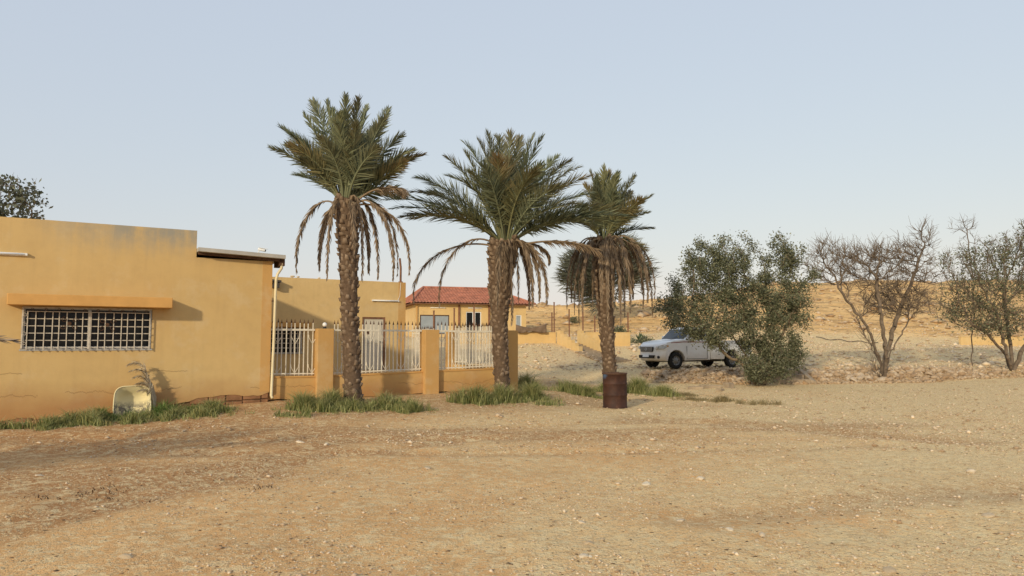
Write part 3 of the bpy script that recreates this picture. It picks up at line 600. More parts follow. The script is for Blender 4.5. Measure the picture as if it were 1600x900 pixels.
# ------------------------------------------------------------------ fence wall with pillars and white railings
FV = .12
fen = tag(empty('fence_wall', WF.w(0,0,0), WF.a), 'low yellow plastered wall with square orange pillars beside the building', 'wall')
UP = [WF.U(507, FV), WF.U(672.5, FV), WF.U(796, FV)]; PW = .40
ZP = WF.Z(672, 515, FV-.14)
def fence_bot(u): return ragged(WF, .0, .06, 3)(u)
def low_top(u): return np.interp(u, [UC, UP[0], UP[1], UP[2]], [WF.Z(440,590,FV), WF.Z(520,589,FV), WF.Z(650,582,FV), WF.Z(760,577,FV)])
for a, b in ((UC+.002, UP[0]-PW/2), (UP[0]+PW/2, UP[1]-PW/2), (UP[1]+PW/2, UP[2]-PW/2)):
    uu = np.linspace(a+.001, b-.001, 24); m = MB(); V = []; zt = [float(low_top(u)) for u in uu]
    V = [(u, FV, fence_bot(u)) for u in uu] + [(u, FV, z) for u, z in zip(uu, zt)] + [(u, FV+.2, z) for u, z in zip(uu, zt)] + [(u, FV+.2, -.2) for u in uu]; n = len(uu)
    m.add(V, [(i+k*n, i+1+k*n, i+1+(k+1)*n, i+(k+1)*n) for k in range(3) for i in range(n-1)]); m.build('low_wall', 'plaster_fence', fen)
    m = MB(); m.box(a+.002, b-.002, FV+.02, FV+.18, -.3, .3); m.build('footing', 'mortar_dark', fen)
    m = MB(); zz = [min(zt[0], zt[-1]), max(zt[0], zt[-1])]
    m.add([(u, v, float(low_top(u))+dz) for u in (uu[0], uu[-1]) for v in (FV-.02, FV+.22) for dz in (.001, .035)], [(0,1,3,2),(4,6,7,5),(0,4,5,1),(2,3,7,6),(1,5,7,3),(0,2,6,4)]); m.build('coping', 'hood_paint', fen)
for u in UP:
    m = MB(); m.box(u-PW/2, u+PW/2, FV-.14, FV+.26, wg(WF, u, FV-.2)-.1, ZP); m.build('pillar', 'plaster_orange', fen, bevel=.012)
for i, (x, a) in enumerate([(662, 0)]): pass
SB = [.15, 3.9, 7.2]                              # side run going back from the last pillar
SF = Frame(*WF.w(UP[2], FV+.1, 0)[:2], WA+90)
p2 = SF.U(706); 
m = MB(); m.box(UP[2]-.17, UP[2]+.17, FV+.1+p2-.17, FV+.1+p2+.17, 0, ZP+.02); m.build('pillar', 'plaster_orange', fen, bevel=.012)
m = MB(); m.box(UP[2]-.1, UP[2]+.1, FV+.261, FV+.1+p2-.171, 0, .95); m.build('low_wall', 'plaster_fence', fen)
def railing(F, a, b, z0, z1, v, label, sp=.102):
    """z0, z1: bottom/top height at both ends"""
    rl = tag(empty('railing', F.w(a, v, 0), F.a), label, 'railing', 'white spear-topped railings'); L = b-a; n = max(2, int(round(L/sp)))
    sl0 = (z0[1]-z0[0])/L; sl1 = (z1[1]-z1[0])/L
    for nm, zz, s, hh in (('top_rail', z1[0], sl1, .022), ('bottom_rail', z0[0]+.07, sl0, .014)):
        m = MB(); m.add([(u, y, zz+s*u+d) for u in (0, L) for y in (-.018, .018) for d in (-hh, hh)], [(0,1,3,2),(4,6,7,5),(0,4,5,1),(2,3,7,6),(1,5,7,3),(0,2,6,4)]); m.build(nm, 'railing_white', rl)
    H = z1[0]-z0[0]; mb = MB(); mb.box(-.010,.010,-.0105,.0105,.03,H+.16); mb.add([(-.018,-.012,H+.16),(.018,-.012,H+.16),(.018,.012,H+.16),(-.018,.012,H+.16),(0,0,H+.27)], [(0,1,4),(1,2,4),(2,3,4),(3,0,4),(3,2,1,0)], 1)
    pk = mb.build('picket', ['railing_white', 'rust_dark'], rl)
    for i in range(n):
        u = L*(i+.5)/n; o = pk if i == 0 else pk.copy()
        if i: C.objects.link(o)
        o.location = (u, 0, z0[0]+sl0*u); o.scale.z = ((z1[0]+sl1*u)-(z0[0]+sl0*u))/H*random.uniform(.985, 1.01); o.rotation_euler = (random.uniform(-.008,.008), random.uniform(-.01,.01), 0)
        if i % 4 == 1:
            w = L/n
            for zc in (H*.80, H*.16):
                m = MB()
                for s in (-1, 1): m.tube([(0,-.012,zc-.10),(s*w*.85,-.012,zc+.05),(s*w*.9,-.012,zc+.12)], .007, 4)
                m.build('brace', 'railing_white', rl, loc=(u, 0, z0[0]+sl0*u))
    return rl
zt = [WF.Z(x, 516, FV+.1) for x in (440, 650, 700, 770)]
railing(WF, UC+.05, UP[0]-PW/2-.01, (float(low_top(UC))+.02, float(low_top(UP[0]))+.02), (ZP-.03, ZP-.03), FV+.1, 'white spear-topped railing between downpipe and first pillar')
railing(WF, UP[0]+PW/2+.01, UP[1]-PW/2-.01, (float(low_top(UP[0]))+.02, float(low_top(UP[1]))+.02), (ZP-.03, ZP-.03), FV+.1, 'wide white spear-topped railing behind the first palm trunk')
railing(WF, UP[1]+PW/2+.01, UP[2]-PW/2-.01, (float(low_top(UP[1]))+.02, float(low_top(UP[2]))+.02), (ZP-.03, ZP-.03), FV+.1, 'white spear-topped railing left of the second palm trunk')
railing(SF, .25, p2-.2, (.97, .97), (ZP-.02, ZP-.02), 0, 'white railing running back behind the fence to a far pillar', .105)
railing(SF, p2+1.4, p2+3.2, (.75, .75), (ZP-.02, ZP-.02), 0, 'far white railing section next to the annex corner', .105)
gl = tag(empty('globe_lamp', WF.w(UP[0]+.02, FV+.06, ZP)), 'small white globe lamp on top of first fence pillar', 'lamp')
m = MB(); m.lathe([(.001,0),(.05,0),(.045,.03),(.03,.05),(.001,.05)], 12); m.build('base', 'plastic_black', gl)
m = MB(); m.lathe([(.001,.045)]+[(.055*math.sin(a), .10-.055*math.cos(a)) for a in np.linspace(.4, 3.1, 9)], 14); m.build('globe', 'tube_white', gl, smooth_=True)

# ------------------------------------------------------------------ red-roofed house on the terrace
HF = Frame(-.131*48, 48, 18); hfl = 1.75
hu1 = HF.U(822); ez = HF.Z(652, 474.5)-.02; hd = 6.4
hse = tag(empty('red_roofed_house', HF.w(0,0,0), HF.a), 'pale yellow house with red tiled hip roof behind the fence', 'house')
H = []
hw = (HF.U(656), HF.U(702), HF.Z(680,522), HF.Z(680,492)); hdr = (HF.U(728), HF.U(752), hfl+.05, HF.Z(740,487)); hw2 = (HF.U(806), HF.U(815), HF.Z(810,516), HF.Z(810,492))
holed_wall([0, hu1], [.8, ez], [hw, hdr, hw2], 0, .22).build('wall', 'plaster_pale', hse)
m = MB(); m.box(0, .2, .221, hd, .8, ez); m.build('side_wall', 'plaster_pale', hse); m = MB(); m.box(hu1-.2, hu1, .221, hd, .8, ez); m.build('side_wall', 'plaster_pale', hse); m = MB(); m.box(.201, hu1-.201, hd-.2, hd, .8, ez); m.build('back_wall', 'plaster_pale', hse)
m = MB(); m.box(-.42, hu1+.42, -.42, hd+.42, ez+.002, ez+.06); m.build('soffit', 'post_rust', hse)
# hip roof with rolled tile courses
rz1 = HF.Z(700, 450.5, hd/2); rA, rB = HF.U(661, hd/2), HF.U(766, hd/2); o_ = .5; e0z = ez+.06
cor = [Vector((-o_,-o_,e0z)), Vector((hu1+o_,-o_,e0z)), Vector((hu1+o_,hd+o_,e0z)), Vector((-o_,hd+o_,e0z))]; ra, rb = Vector((rA,hd/2,rz1)), Vector((rB,hd/2,rz1))
rf = empty('roof', (0,0,0)); rf.parent = hse
def tiled(a, b, tb, ta):                          # eave a-b, top edge ta-tb
    rows = max(3, int((ta-a).length/.34)); V = []; Fc = []; nrm = (b-a).cross(ta-a).normalized()
    cols = int((b-a).length/.055)
    for r in range(rows):
        for lip, t in ((1, r/rows), (0, (r+1)/rows)):
            A = a.lerp(ta, t); B = b.lerp(tb, t); e = (b-a).normalized()
            for c in range(cols+1):
                s = (b-a).length*c/cols; s = min(max(s, (A-a).dot(e)), (B-a).dot(e)); p = A + e*(s-(A-a).dot(e))
                V.append(p + nrm*(.028 + .022*math.cos(s*6.283/.22) + .03*lip))
        k = (r*2)*(cols+1)
        for c in range(cols): Fc.append((k+c, k+c+1, k+cols+1+c+1, k+cols+1+c))
        if r:
            for c in range(cols): Fc.append((k-(cols+1)+c, k-(cols+1)+c+1, k+c+1, k+c))
    return MB().add(V, Fc)
for s in (tiled(cor[0], cor[1], rb, ra), tiled(cor[1], cor[2], rb, rb), tiled(cor[2], cor[3], ra, rb), tiled(cor[3], cor[0], ra, ra)): s.build('tile_slope', 'roof_tile', rf)
for a, b in ((cor[0], ra), (cor[3], ra), (cor[1], rb), (cor[2], rb), (ra, rb)):
    m = MB(); m.tube([a+Vector((0,0,.05)), b+Vector((0,0,.06))], .075, 8); m.build('ridge_tile', 'roof_tile', rf)
def win_unit(par, hole, leafs, name='window', fm='frame_white', gm='shutter_grey'):
    w = empty(name, (0,0,0)); w.parent = par; a, b, z0, z1 = hole; t = .06; m = MB()
    m.box(a+.001,a+t,.04,.1,z0,z1-.001); m.box(b-t,b-.001,.04,.1,z0,z1-.001); m.box(a+t,b-t,.04,.1,z1-t,z1-.001); m.box(a+t,b-t,.04,.1,z0,z0+t)
    for k in range(1, leafs): x = a+(b-a)*k/leafs; m.box(x-.03,x+.03,.041,.099,z0+t,z1-t)
    m.build('frame', fm, w)
    for k in range(leafs): m = MB(); m.box(a+(b-a)*k/leafs+.031,a+(b-a)*(k+1)/leafs-.031,.07,.08,z0+t,z1-t); m.build('pane', gm, w)
    return w
win_unit(hse, hw, 2, fm='rust_dark'); w = win_unit(hse, hdr, 2, 'door', gm='window_glass'); win_unit(hse, hw2, 1)
m = MB(); m.box(hdr[1]-.62, hdr[1]-.42, .03, .039, hdr[2], hdr[3]-.07); m.build('open_leaf', 'frame_white', w)
m = MB(); m.box(.21, hu1-.21, 2.5, 2.52, .9, ez); m.build('inner_wall', 'interior', hse)
for x in (717, 764): u = HF.U(x); m = MB(); m.box(u-.06, u+.06, -.08, -.001, .9, ez); m.build('drainpipe', 'post_rust', hse)
for x in (650.5,): u = .0; m = MB(); m.box(-.1,.0,-.1,.0,.9,ez); m.build('corner_post', 'plaster_orange', hse)
tube_lamp(HF, HF.U(672), HF.U(695), HF.Z(683, 481), 0, 'tube lamp above grey window of red-roofed house'); tube_lamp(HF, HF.U(731), HF.U(752), HF.Z(741, 481.5), 0, 'tube lamp above the glass door of red-roofed house')
def post(x, ytop, ybase, Y, label, r=.045, mat='post_rust', grp='thin rusty steel posts on the terrace', cap=False):
    b = at(x, ybase, Y); g = min(b.z, gz(b.x, b.y)); t = at(x, ytop, Y); o = tag(empty('steel_post', (b.x, b.y, g)), label, 'post', grp)
    m = MB(); m.box(-r, r, -r, r, -.1, t.z-g); m.build('shaft', mat, o, bevel=.006); m = MB(); m.box(-r*1.35, r*1.35, -r*1.35, r*1.35, t.z-g+.001, t.z-g+.03); m.build('cap', mat, o)
for x, yt, lab in ((677.5,486,'rusty post in front of grey window of red-roofed house'),(709.5,482,'rusty post between the grey window and glass door'),(740.5,478,'rusty post in front of the glass door')): post(x, yt, 535, 43, lab)
for x, yt, lab in ((866,473,'tallest rusty post beside the stepped wall, left of steps'),(862.5,489,'short rusty post just left of the tallest one'),(889.5,484,'rusty post above the left stepped cheek wall'),(911,474,'rusty post above the right stepped cheek wall'),(929.5,494,'rusty post just left of the third palm trunk'),(981.5,489,'rusty post at right end of the terrace wall')): post(x, yt, 528, 40.5, lab, .035)

# ------------------------------------------------------------------ terrace walls and steps
def wall_run(name, a, b, ztop, label, th=.22, mat='plaster_terrace'):
    d = (b-a); ln = math.hypot(d.x, d.y); o = tag(empty(name, (a.x, a.y, 0), math.atan2(d.y, d.x)), label, 'wall'); m = MB()
    m.box(0, ln, 0, th, min(gz(a.x,a.y), gz(b.x,b.y))-.2, ztop); m.build('masonry', mat, o, bevel=.015); m = MB(); m.box(-.01, ln+.01, -.012, th+.012, ztop+.001, ztop+.04); m.build('coping', mat, o); return o
A = at(700, 530, 38.6); B = at(869, 530, 38.6); zt_ = at(830, 519, 38.6).z-.04; wall_run('terrace_wall', A, B, zt_, 'low orange terrace wall left of the stepped walls')
A = at(915, 530, 39.6); B = at(985, 530, 39.6); wall_run('terrace_wall', A, B, at(950, 519, 39.6).z-.04, 'low orange terrace wall behind the third palm trunk')
A = at(1502, 536, 50); B = at(1700, 536, 52); wall_run('boundary_wall', A, B, at(1550, 527, 50.5).z, 'pale low wall beyond the rightmost tree', mat='plaster_pale')
T0 = at(870, 530, 38.5); T1 = at(905, 547, 36.4); sd = Vector((T1.x-T0.x, T1.y-T0.y, 0)); sdn = sd.normalized(); sa = math.atan2(sd.y, sd.x); per = Vector((-sdn.y, sdn.x, 0))
def cheek(p, ln, z0, z1, n, label):
    o = tag(empty('stepped_wall', (p.x, p.y, 0), sa), label, 'wall', 'stepped cheek walls of the terrace steps')
    for i in range(n):
        m = MB(); a, b = ln*i/n, ln*(i+1)/n; zt = z0+(z1-z0)*i/(n-1); q_ = p + sdn*b; m.box(a+.0005, b-.0005, 0, .2, gz(q_.x, q_.y)-.35, zt); m.build('step_block', 'plaster_pale', o)
zA, zB = at(875, 517, 38.3).z, at(902, 541, 36.5).z
cheek(T0, sd.length, zA, zB, 6, 'stepped yellow cheek wall left of the terrace steps'); Rr = at(902, 530, 38.9); cheek(Rr, sd.length*1.25, zA+.02, zB-.1, 8, 'stepped yellow cheek wall right of the terrace steps')
sp = T0 + per*1.28; wid = (Vector((Rr.x, Rr.y, 0)) - Vector((T0.x, T0.y, 0))).dot(per)
st = tag(empty('terrace_steps', (T0.x, T0.y, 0), sa), 'concrete steps going down from the terrace between stepped walls', 'steps'); NS = 15; TL = 5.2
for i in range(NS):
    a, b = TL*i/NS, TL*(i+1)/NS; c = T0 + sdn*b + per*.6; c0 = T0 + per*.6; z = gz(c.x, c.y)+.06; m = MB(); m.box(a, b+.02, (.21 if b < sd.length else -.1), max(wid-.01, .6), z-.3, z+.05); m.build('tread', 'concrete', st, bevel=.012)
for i in range(14):
    t = sd.length + .1 + i*.22; p = T0 + sdn*t + per*-.2; o = rock('edge_stone', p.x, p.y, random.uniform(.18, .3), None, meshes=LOW); tag(o, 'whitish edging stone along the left of the lower terrace steps', 'stone', 'edging stones of the terrace steps')
# small steps in the rubble bank
p = on_ground(1242, 600, 24, 34); ss = tag(empty('bank_steps', (p.x, p.y, p.z), R(4)), 'three short concrete steps set into the rubble bank', 'steps')
for i in range(3): m = MB(); m.box(-.62, .62-.08*i, .34*i, .34*(i+1), -.15, .17*(i+1)); m.build('tread', 'concrete', ss, bevel=.02)
m = MB(); m.add([(.63,0,-.1),(.85,0,-.1),(.85,1.2,-.1),(.63,1.2,-.1),(.63,0,.14),(.85,0,.10),(.85,1.2,.55),(.63,1.2,.6)], [(0,3,2,1),(4,5,6,7),(0,1,5,4),(1,2,6,5),(2,3,7,6),(3,0,4,7)]); m.build('side_slab', 'concrete', ss, bevel=.02)
# slabs and blocks left near the trees
for x, y, sx, sy, sz, rz_, lab in [(1110,606,.75,.22,.10,.2,'flat concrete slab lying before the olive tree, longest'),(1138,606,.32,.25,.17,.6,'grey concrete block beside the flat slab'),(1087,608,.5,.2,.09,-.2,'brown plank-like slab at left of the concrete debris'),(1125,611,.3,.2,.08,.9,'small tilted slab in front of concrete block')]:
    p = on_ground(x, y, 18, 34); m = MB(); m.box(-sx/2, sx/2, -sy/2, sy/2, -.02, sz); o = m.build('concrete_slab', 'concrete', None, p, bevel=.02); o.rotation_euler = (random.uniform(-.06,.06), random.uniform(-.06,.06), rz_); tag(o, lab, 'slab', 'concrete debris')
# tarp hung over the terrace wall end
A, B = at(806, 520, 38.4), at(854, 520, 38.4); V = []; F_ = []; nn = 14
for i in range(nn+1):
    for j in range(5):
        t = i/nn; x = A.x+(B.x-A.x)*t; zt = at(830, 507+3*math.sin(t*3.1)-1.5*t, 38.4).z; zb2 = at(830, 519+1.5*math.sin(t*9), 38.4).z; k = j/4
        V.append((x, 38.40+.05*math.sin(i*1.9+j)-.05*k, zt+(zb2-zt)*k - .08*math.sin(t*3.14)*(1-k)))
for i in range(nn):
    for j in range(4): F_.append((i*5+j, (i+1)*5+j, (i+1)*5+j+1, i*5+j+1))
mb = MB(); mb.add(V, F_); tp = mb.build('shade_tarp', 'tarp_brown', smooth_=True); tp.modifiers.new('thick', 'SOLIDIFY').thickness = .012; tag(tp, 'brown tarp hung along the terrace wall beside the house', 'tarp')
# black water hose lying across the slope
pts = []
for x in np.linspace(1275, 1372, 22): p = on_ground(x, 528+9*((x-1275)/97)**.7+1.2*math.sin(x*.2), 34, 60); pts.append((p.x, p.y, p.z+.05))
mb = MB(); mb.tube(pts, .026, 6); tag(mb.build('water_hose', 'hose_brown', smooth_=True), 'dark hose lying across the slope behind the bare tree', 'hose')
# ------------------------------------------------------------------ date palms
def bez(P, t):
    P = [np.array(p) for p in P]
    while len(P) > 1: P = [a[None]*(1-t) + b[None]*t if a.ndim == 1 else a*(1-t)+b*t for a, b in zip(P[:-1], P[1:])]
    return P[0]
def unit(a): return a/np.maximum(np.linalg.norm(a, axis=-1, keepdims=True), 1e-9)
def frond(name, ctrl, parent, mat, lmax=.5, npair=96, dead=False, s0=.18, wid=.0125):
    """one feather leaf: bent rachis with two rows of leaflets; ctrl in world space"""
    t = np.linspace(0, 1, 22)[:, None]; S = bez(ctrl, t); T = unit(np.gradient(S, axis=0))
    side = unit(np.cross(T, np.array([0,0,1.0]))); 
    roll = rng.uniform(-.8, .8) if not dead else rng.uniform(-1.2, 1.2)
    up = unit(np.cross(side, T)); side, up = side*math.cos(roll)+up*math.sin(roll), up*math.cos(roll)-side*math.sin(roll)
    V = []; F4 = []; F3 = []; vary = []; tt = []
    # rachis
    n = 4; rad = np.linspace(.028, .005, 22)
    for i in range(22):
        for k in range(n): a = k*math.pi/2; V.append(S[i] + (side[i]*math.cos(a)*1.3 + up[i]*math.sin(a))*rad[i])
    vary += [.75]*88; tt += list(np.repeat(np.linspace(0,.3,22), 4))
    for i in range(21):
        for k in range(n): F4.append((i*n+k, i*n+(k+1)%n, (i+1)*n+(k+1)%n, (i+1)*n+k))
    V = [np.array(V)]; base = 88
    s = np.repeat(np.linspace(s0, .995, npair), 2) + rng.uniform(-.006, .006, npair*2); s = np.clip(s, 0, .999); sg = np.tile([1.0, -1.0], npair); m = len(s)
    if dead: keep = rng.uniform(0, 1, m) < .9; s, sg = s[keep], sg[keep]; m = len(s)
    ix = s*21; i0 = ix.astype(int); fr = (ix-i0)[:, None]; i1 = np.minimum(i0+1, 21)
    L = lambda A: A[i0]*(1-fr) + A[i1]*fr
    p, tg, sd, uq = L(S), unit(L(T)), unit(L(side)), unit(L(up))
    prof = np.clip(np.interp(s, [s0, .25, .5, .8, 1.0], [.35, .85, 1.0, .72, .32]), 0, 1)*lmax*rng.uniform(.82, 1.12, m)
    if dead:
        ang = np.radians(rng.uniform(8, 30, m))[:, None]; vv = np.radians(rng.uniform(-70, 70, m))[:, None]; droop = rng.uniform(.25, .8, m)[:, None]
    else:
        ang = np.radians(np.interp(s, [s0, .5, 1], [58, 44, 20]) + rng.uniform(-9, 9, m))[:, None]; vv = np.radians(rng.choice([0, 26, 50], m) + rng.uniform(-10, 10, m))[:, None]; droop = rng.uniform(.0, .18, m)[:, None]
    d = unit(tg*np.cos(ang) + sd*(sg[:, None]*np.sin(ang)*np.cos(vv)) + uq*np.sin(ang)*np.sin(vv))
    g = np.array([0, 0, -1.0]); d1 = unit(d + g*droop*.5); d2 = unit(d + g*droop*1.5)
    w = unit(np.cross(d, uq + .4*rng.normal(size=(m, 3))))*(wid*rng.uniform(.8, 1.25, m)[:, None]); ln = prof[:, None]
    q = p + d1*ln*.5; e = q + d2*ln*.5
    V.append(np.stack([p-w*.6, p+w*.6, q+w, q-w, e], 1).reshape(-1, 3)); b = base + np.arange(m)*5
    F4 = np.concatenate([np.array(F4), np.stack([b, b+1, b+2, b+3], 1)]); F3 = np.stack([b+3, b+2, b+4], 1)
    vr = np.clip(rng.uniform(0, 1, m)*.8 + rng.uniform(-.1, .25), 0, 1); vary += list(np.repeat(vr, 5)); tt += list((s[:, None] + np.array([0,0,.2,.2,.45])[None]).ravel())
    org = np.array(parent.location); me = np_mesh(name, np.concatenate(V) - org, [F4, F3], mat, False, {'vary': ('POINT', vary), 'tt': ('POINT', tt)})
    return link(name, me, parent)
def palm_trunk(root, path, radii, boots, lean=.5):
    org = np.array(root.location); P = np.array(path); h = P[:, 2]; zz = np.linspace(h[0]-.15, h[-1], 40)
    cx = np.interp(zz, h, P[:, 0]); cy = np.interp(zz, h, P[:, 1]); rr = np.interp(zz, [a for a, _ in radii], [b for _, b in radii])
    V = []; n = 18
    for x, y, z, r in zip(cx, cy, zz, rr):
        for k in range(n): a = 6.283*k/n; r2 = r*(1+random.uniform(-.05,.05)); V.append((x+r2*math.cos(a), y+r2*math.sin(a), z))
    F = [(i*n+k, i*n+(k+1)%n, (i+1)*n+(k+1)%n, (i+1)*n+k) for i in range(39) for k in range(n)]
    link('trunk', np_mesh('trunk', np.array(V)-org, np.array(F), 'palm_bark', True, {'vary': ('POINT', np.full(len(V), -.6))}), root)  # core coloured dark, standing in for shade in gaps between leaf bases
    # cut leaf bases spiralling up the trunk
    BV = []; BF = []; vy = []; i = 0; z = h[0]-.05
    while z < h[-1]+.05:
        r = float(np.interp(z, [a for a, _ in radii], [b for _, b in radii])); x, y = float(np.interp(z, h, P[:,0])), float(np.interp(z, h, P[:,1]))
        if random.random() < .12: z += .006; i += 1; continue
        a = i*2.39996 + random.uniform(-.22,.22); fr = (z-h[0])/(h[-1]-h[0]); pr = (.045 + .035*fr**1.5)*random.uniform(.2, 1.7); hw = .060*random.uniform(.55, 1.3); hh = .085*random.uniform(.7, 1.3)*(1+.25*fr); r -= .02
        o = np.array((math.cos(a), math.sin(a), 0)); tn = np.array((-o[1], o[0], 0)); c = np.array((x, y, z)); u = np.array((0,0,1.0)); sk = random.uniform(-.02,.02)
        b = len(BV)
        BV += [c+o*(r-.03)-tn*hw-u*hh*.4, c+o*(r-.03)+tn*hw-u*hh*.4, c+o*(r+pr*.55)+tn*hw*1.05, c+o*(r+pr*.55)-tn*hw*1.05,
               c+o*(r+pr)-tn*hw*.5+u*hh+tn*sk, c+o*(r+pr)+tn*hw*.5+u*hh*random.uniform(.7,1.1)+tn*sk, c+o*(r-.04)+tn*hw*.6+u*hh*.95, c+o*(r-.04)-tn*hw*.6+u*hh*.95]
        BF += [(b,b+1,b+2,b+3),(b+3,b+2,b+5,b+4),(b+4,b+5,b+6,b+7),(b,b+3,b+4,b+7),(b+1,b+6,b+5,b+2)]; vy += [random.uniform(-.7,.1)]*2 + [random.uniform(-.1,.6)]*2 + [random.uniform(.2,1.0)]*2 + [-.3]*2  # feet and inner edges coloured darker, shade of the recesses painted in
        z += .0125/(r/.24)*random.uniform(.9,1.1); i += 1
    o = link('leaf_base', np_mesh('leaf_base', np.array(BV)-org, np.array(BF), 'palm_bark', False, {'vary': ('POINT', vy)}), root); o['kind'] = 'stuff'
def live_ctrl(c, tip, up=.55, z0=-.05):
    c = np.array(c); tip = np.array(tip); d = tip-c; L = np.linalg.norm(d); hd = np.array([d[0], d[1], 0.0]); lat = np.array([-d[1], d[0], 0.0])*rng.normal()*.14
    return [c + unit(hd)*.12 + np.array([0,0,z0]), c + d*.45 + lat + np.array([0,0,up*L*.42]) , tip]
def dead_ctrl(c, tip, rise=.3, sp=.75):
    c = np.array(c); tip = np.array(tip); h = tip-c; hh = np.array([h[0], h[1], 0.0])
    st = c + unit(hh)*.22 + np.array([0,0,-.15]); return [st, c + hh*sp*.6 + np.array([0,0,rise]), c + hh*1.08 + np.array([0,0,rise*.4 + h[2]*.25]), tip]
def palm(Y, path_px, radii_px, crown_px, tips, dead, fill, label, lmax, flen, up=.55):
    path = [at(x, y, Y) for x, y in path_px]; b = path[0]; b.z = gz(b.x, b.y)
    root = tag(empty('date_palm', b), label, 'palm tree', 'date palms in a row')
    path_ = [tuple(p) for p in path]; rad = [(at(700, y, Y).z, w*Y/FPX/2*.84) for y, w in radii_px]; palm_trunk(root, path_, rad, True)
    c = np.array(at(*crown_px, Y))
    for x, y, dy in tips:
        frond('frond', live_ctrl(c, at(x, y, Y+dy), up*rng.uniform(.75, 1.25)), root, 'frond_green' if rng.uniform() < .68 else 'frond_olive', lmax*rng.uniform(.85, 1.1))
    for k in range(fill):                          # fronds towards and away from the viewer that fill the crown
        az = rng.uniform(0, 6.283); el = math.radians(rng.uniform(24, 82)); L = flen*rng.uniform(.72, 1.0)
        d = np.array([math.cos(az)*math.cos(el)*.9, math.sin(az)*math.cos(el), math.sin(el)])*L
        frond('frond', live_ctrl(c, c+d, .35), root, 'frond_green' if rng.uniform() < .7 else 'frond_olive', lmax*rng.uniform(.8, 1.05))
    for x, y, dy in dead:
        frond('dead_frond', dead_ctrl(c, at(x, y, Y+dy), rng.uniform(.05, .5)), root, 'frond_dead', rng.uniform(.28, .40), 120, True, rng.uniform(.2,.36), .012)
    return root
palm(17.0, [(552,632),(550,570),(546,500),(545,420),(540,312)], [(632,35),(600,31),(500,29),(400,33),(312,40)], (540,312),
     [(540,150,.3),(511,160,-.5),(573,168,.5),(476,180,-.2),(601,186,-.3),(454,210,.3),(629,212,.2),(426,232,-.3),(660,242,-.2),(607,170,.8),(489,158,.9),(560,156,-.7),(530,180,-1.1),(556,195,-1.3),(500,215,-1.2),(590,232,-1.1),(470,250,-.7),(612,262,.7),(455,228,-.9),(634,252,-.8),(633,305,.2),(448,222,.8),(645,236,.7),(520,172,.6),(585,200,.9)],
     [(463,424,-.2),(511,435,-.5),(566,437,-.6),(590,434,.2),(614,437,-.3),(639,428,.1),(621,431,.6),(499,420,.5),(576,425,.7),(628,300,-.4),(553,400,-.85)],
     10, 'tallest date palm, left of three, in front of the railing', .52, 2.4, .35)
palm(19.3, [(785,622),(783,570),(780,500),(782,440),(787,378)], [(620,32),(600,27),(500,29),(440,42),(378,52)], (790,378),
     [(761,207,.3),(796,209,-.4),(834,212,.2),(847,216,-.6),(749,222,-.5),(726,224,.5),(697,246,-.2),(652,278,.2),(603,312,-.3),(627,339,.6),(890,252,-.3),(922,275,.3),(985,330,-.9),(926,302,.6),(846,258,-1.5),(777,246,-1.6),(838,266,-1.7),(735,270,-1.4),(812,215,.8),(778,215,.9),(700,275,-1.1),(880,290,-1.3),(660,300,.9),(905,262,.9),(640,300,-1.0),(935,320,-.3),(870,245,.8),(915,340,.8),(988,340,-1.2),(958,348,-.8),(930,352,-1.3),(640,342,-.9),(612,326,.5),(900,318,-1.5),(668,322,-1.4)],
     [(647,474,-.2),(687,478,-.5),(854,474,-.3),(827,480,.3),(810,470,-.5),(778,480,-.9),(937,405,.2),(858,412,.8),(800,505,-.8),(843,470,.6),(832,478,-.6),(790,450,-.9)],
     7, 'broadest date palm, middle of three, at fence corner', .62, 3.0, .52)
palm(21.5, [(957,612),(951,560),(947,500),(943,440),(944,376)], [(612,26),(560,24),(500,27),(440,36),(376,42)], (945,374),
     [(944,262,.2),(962,277,-.4),(992,275,.2),(1018,306,-.3),(932,274,.4),(914,290,.3),(1019,357,.3),(1008,390,-.4),(975,290,.6),(905,320,.7),(958,300,-1.2),(930,300,-1.1),(985,300,.9),(900,345,-.3),(985,330,-.9),(1000,330,.7),(950,270,.6)],
     [(886,480,-.2),(905,508,-.5),(926,480,-.7),(958,480,-.9),(976,492,-.5),(1019,494,.1),(989,465,.3),(1023,468,-.2),(893,470,.4),(915,460,.7),(1005,480,.5),(940,470,-.95),(968,470,.8),(898,490,.1),(1012,470,-.6),(910,485,-.9),(950,505,-1.1),(985,488,-1.0),(1002,455,-.9),(970,505,-.9)],
     8, 'shortest date palm, right of three, behind the rusty drum', .52, 2.2, .40)
# young palm standing left of the view; one leaf tip reaches into the picture
yp = tag(empty('young_palm', (-8.9, 6.0, gz(-8.9, 6.0))), 'low young palm whose drooping leaf tip enters at left edge', 'palm tree'); yc = np.array((-8.9, 6.0, .55))
m = MB(); m.lathe([(.30,-.1),(.34,.2),(.28,.5),(.16,.8),(.001,.85)], 14); m.build('trunk', 'bark', yp)
tipw = np.array(at(22, 533, 8.2)); frond('frond', live_ctrl(yc, tipw, .55), yp, 'frond_dead', .40)
for k in range(26):
    az = k*2.4; el = math.radians(rng.uniform(20, 75)); L = rng.uniform(1.9, 2.7); frond('frond', live_ctrl(yc, yc+np.array([math.cos(az)*math.cos(el)*.85, math.sin(az)*math.cos(el)*.85, math.sin(el)])*L, .4), yp, 'frond_olive', .45, 44)

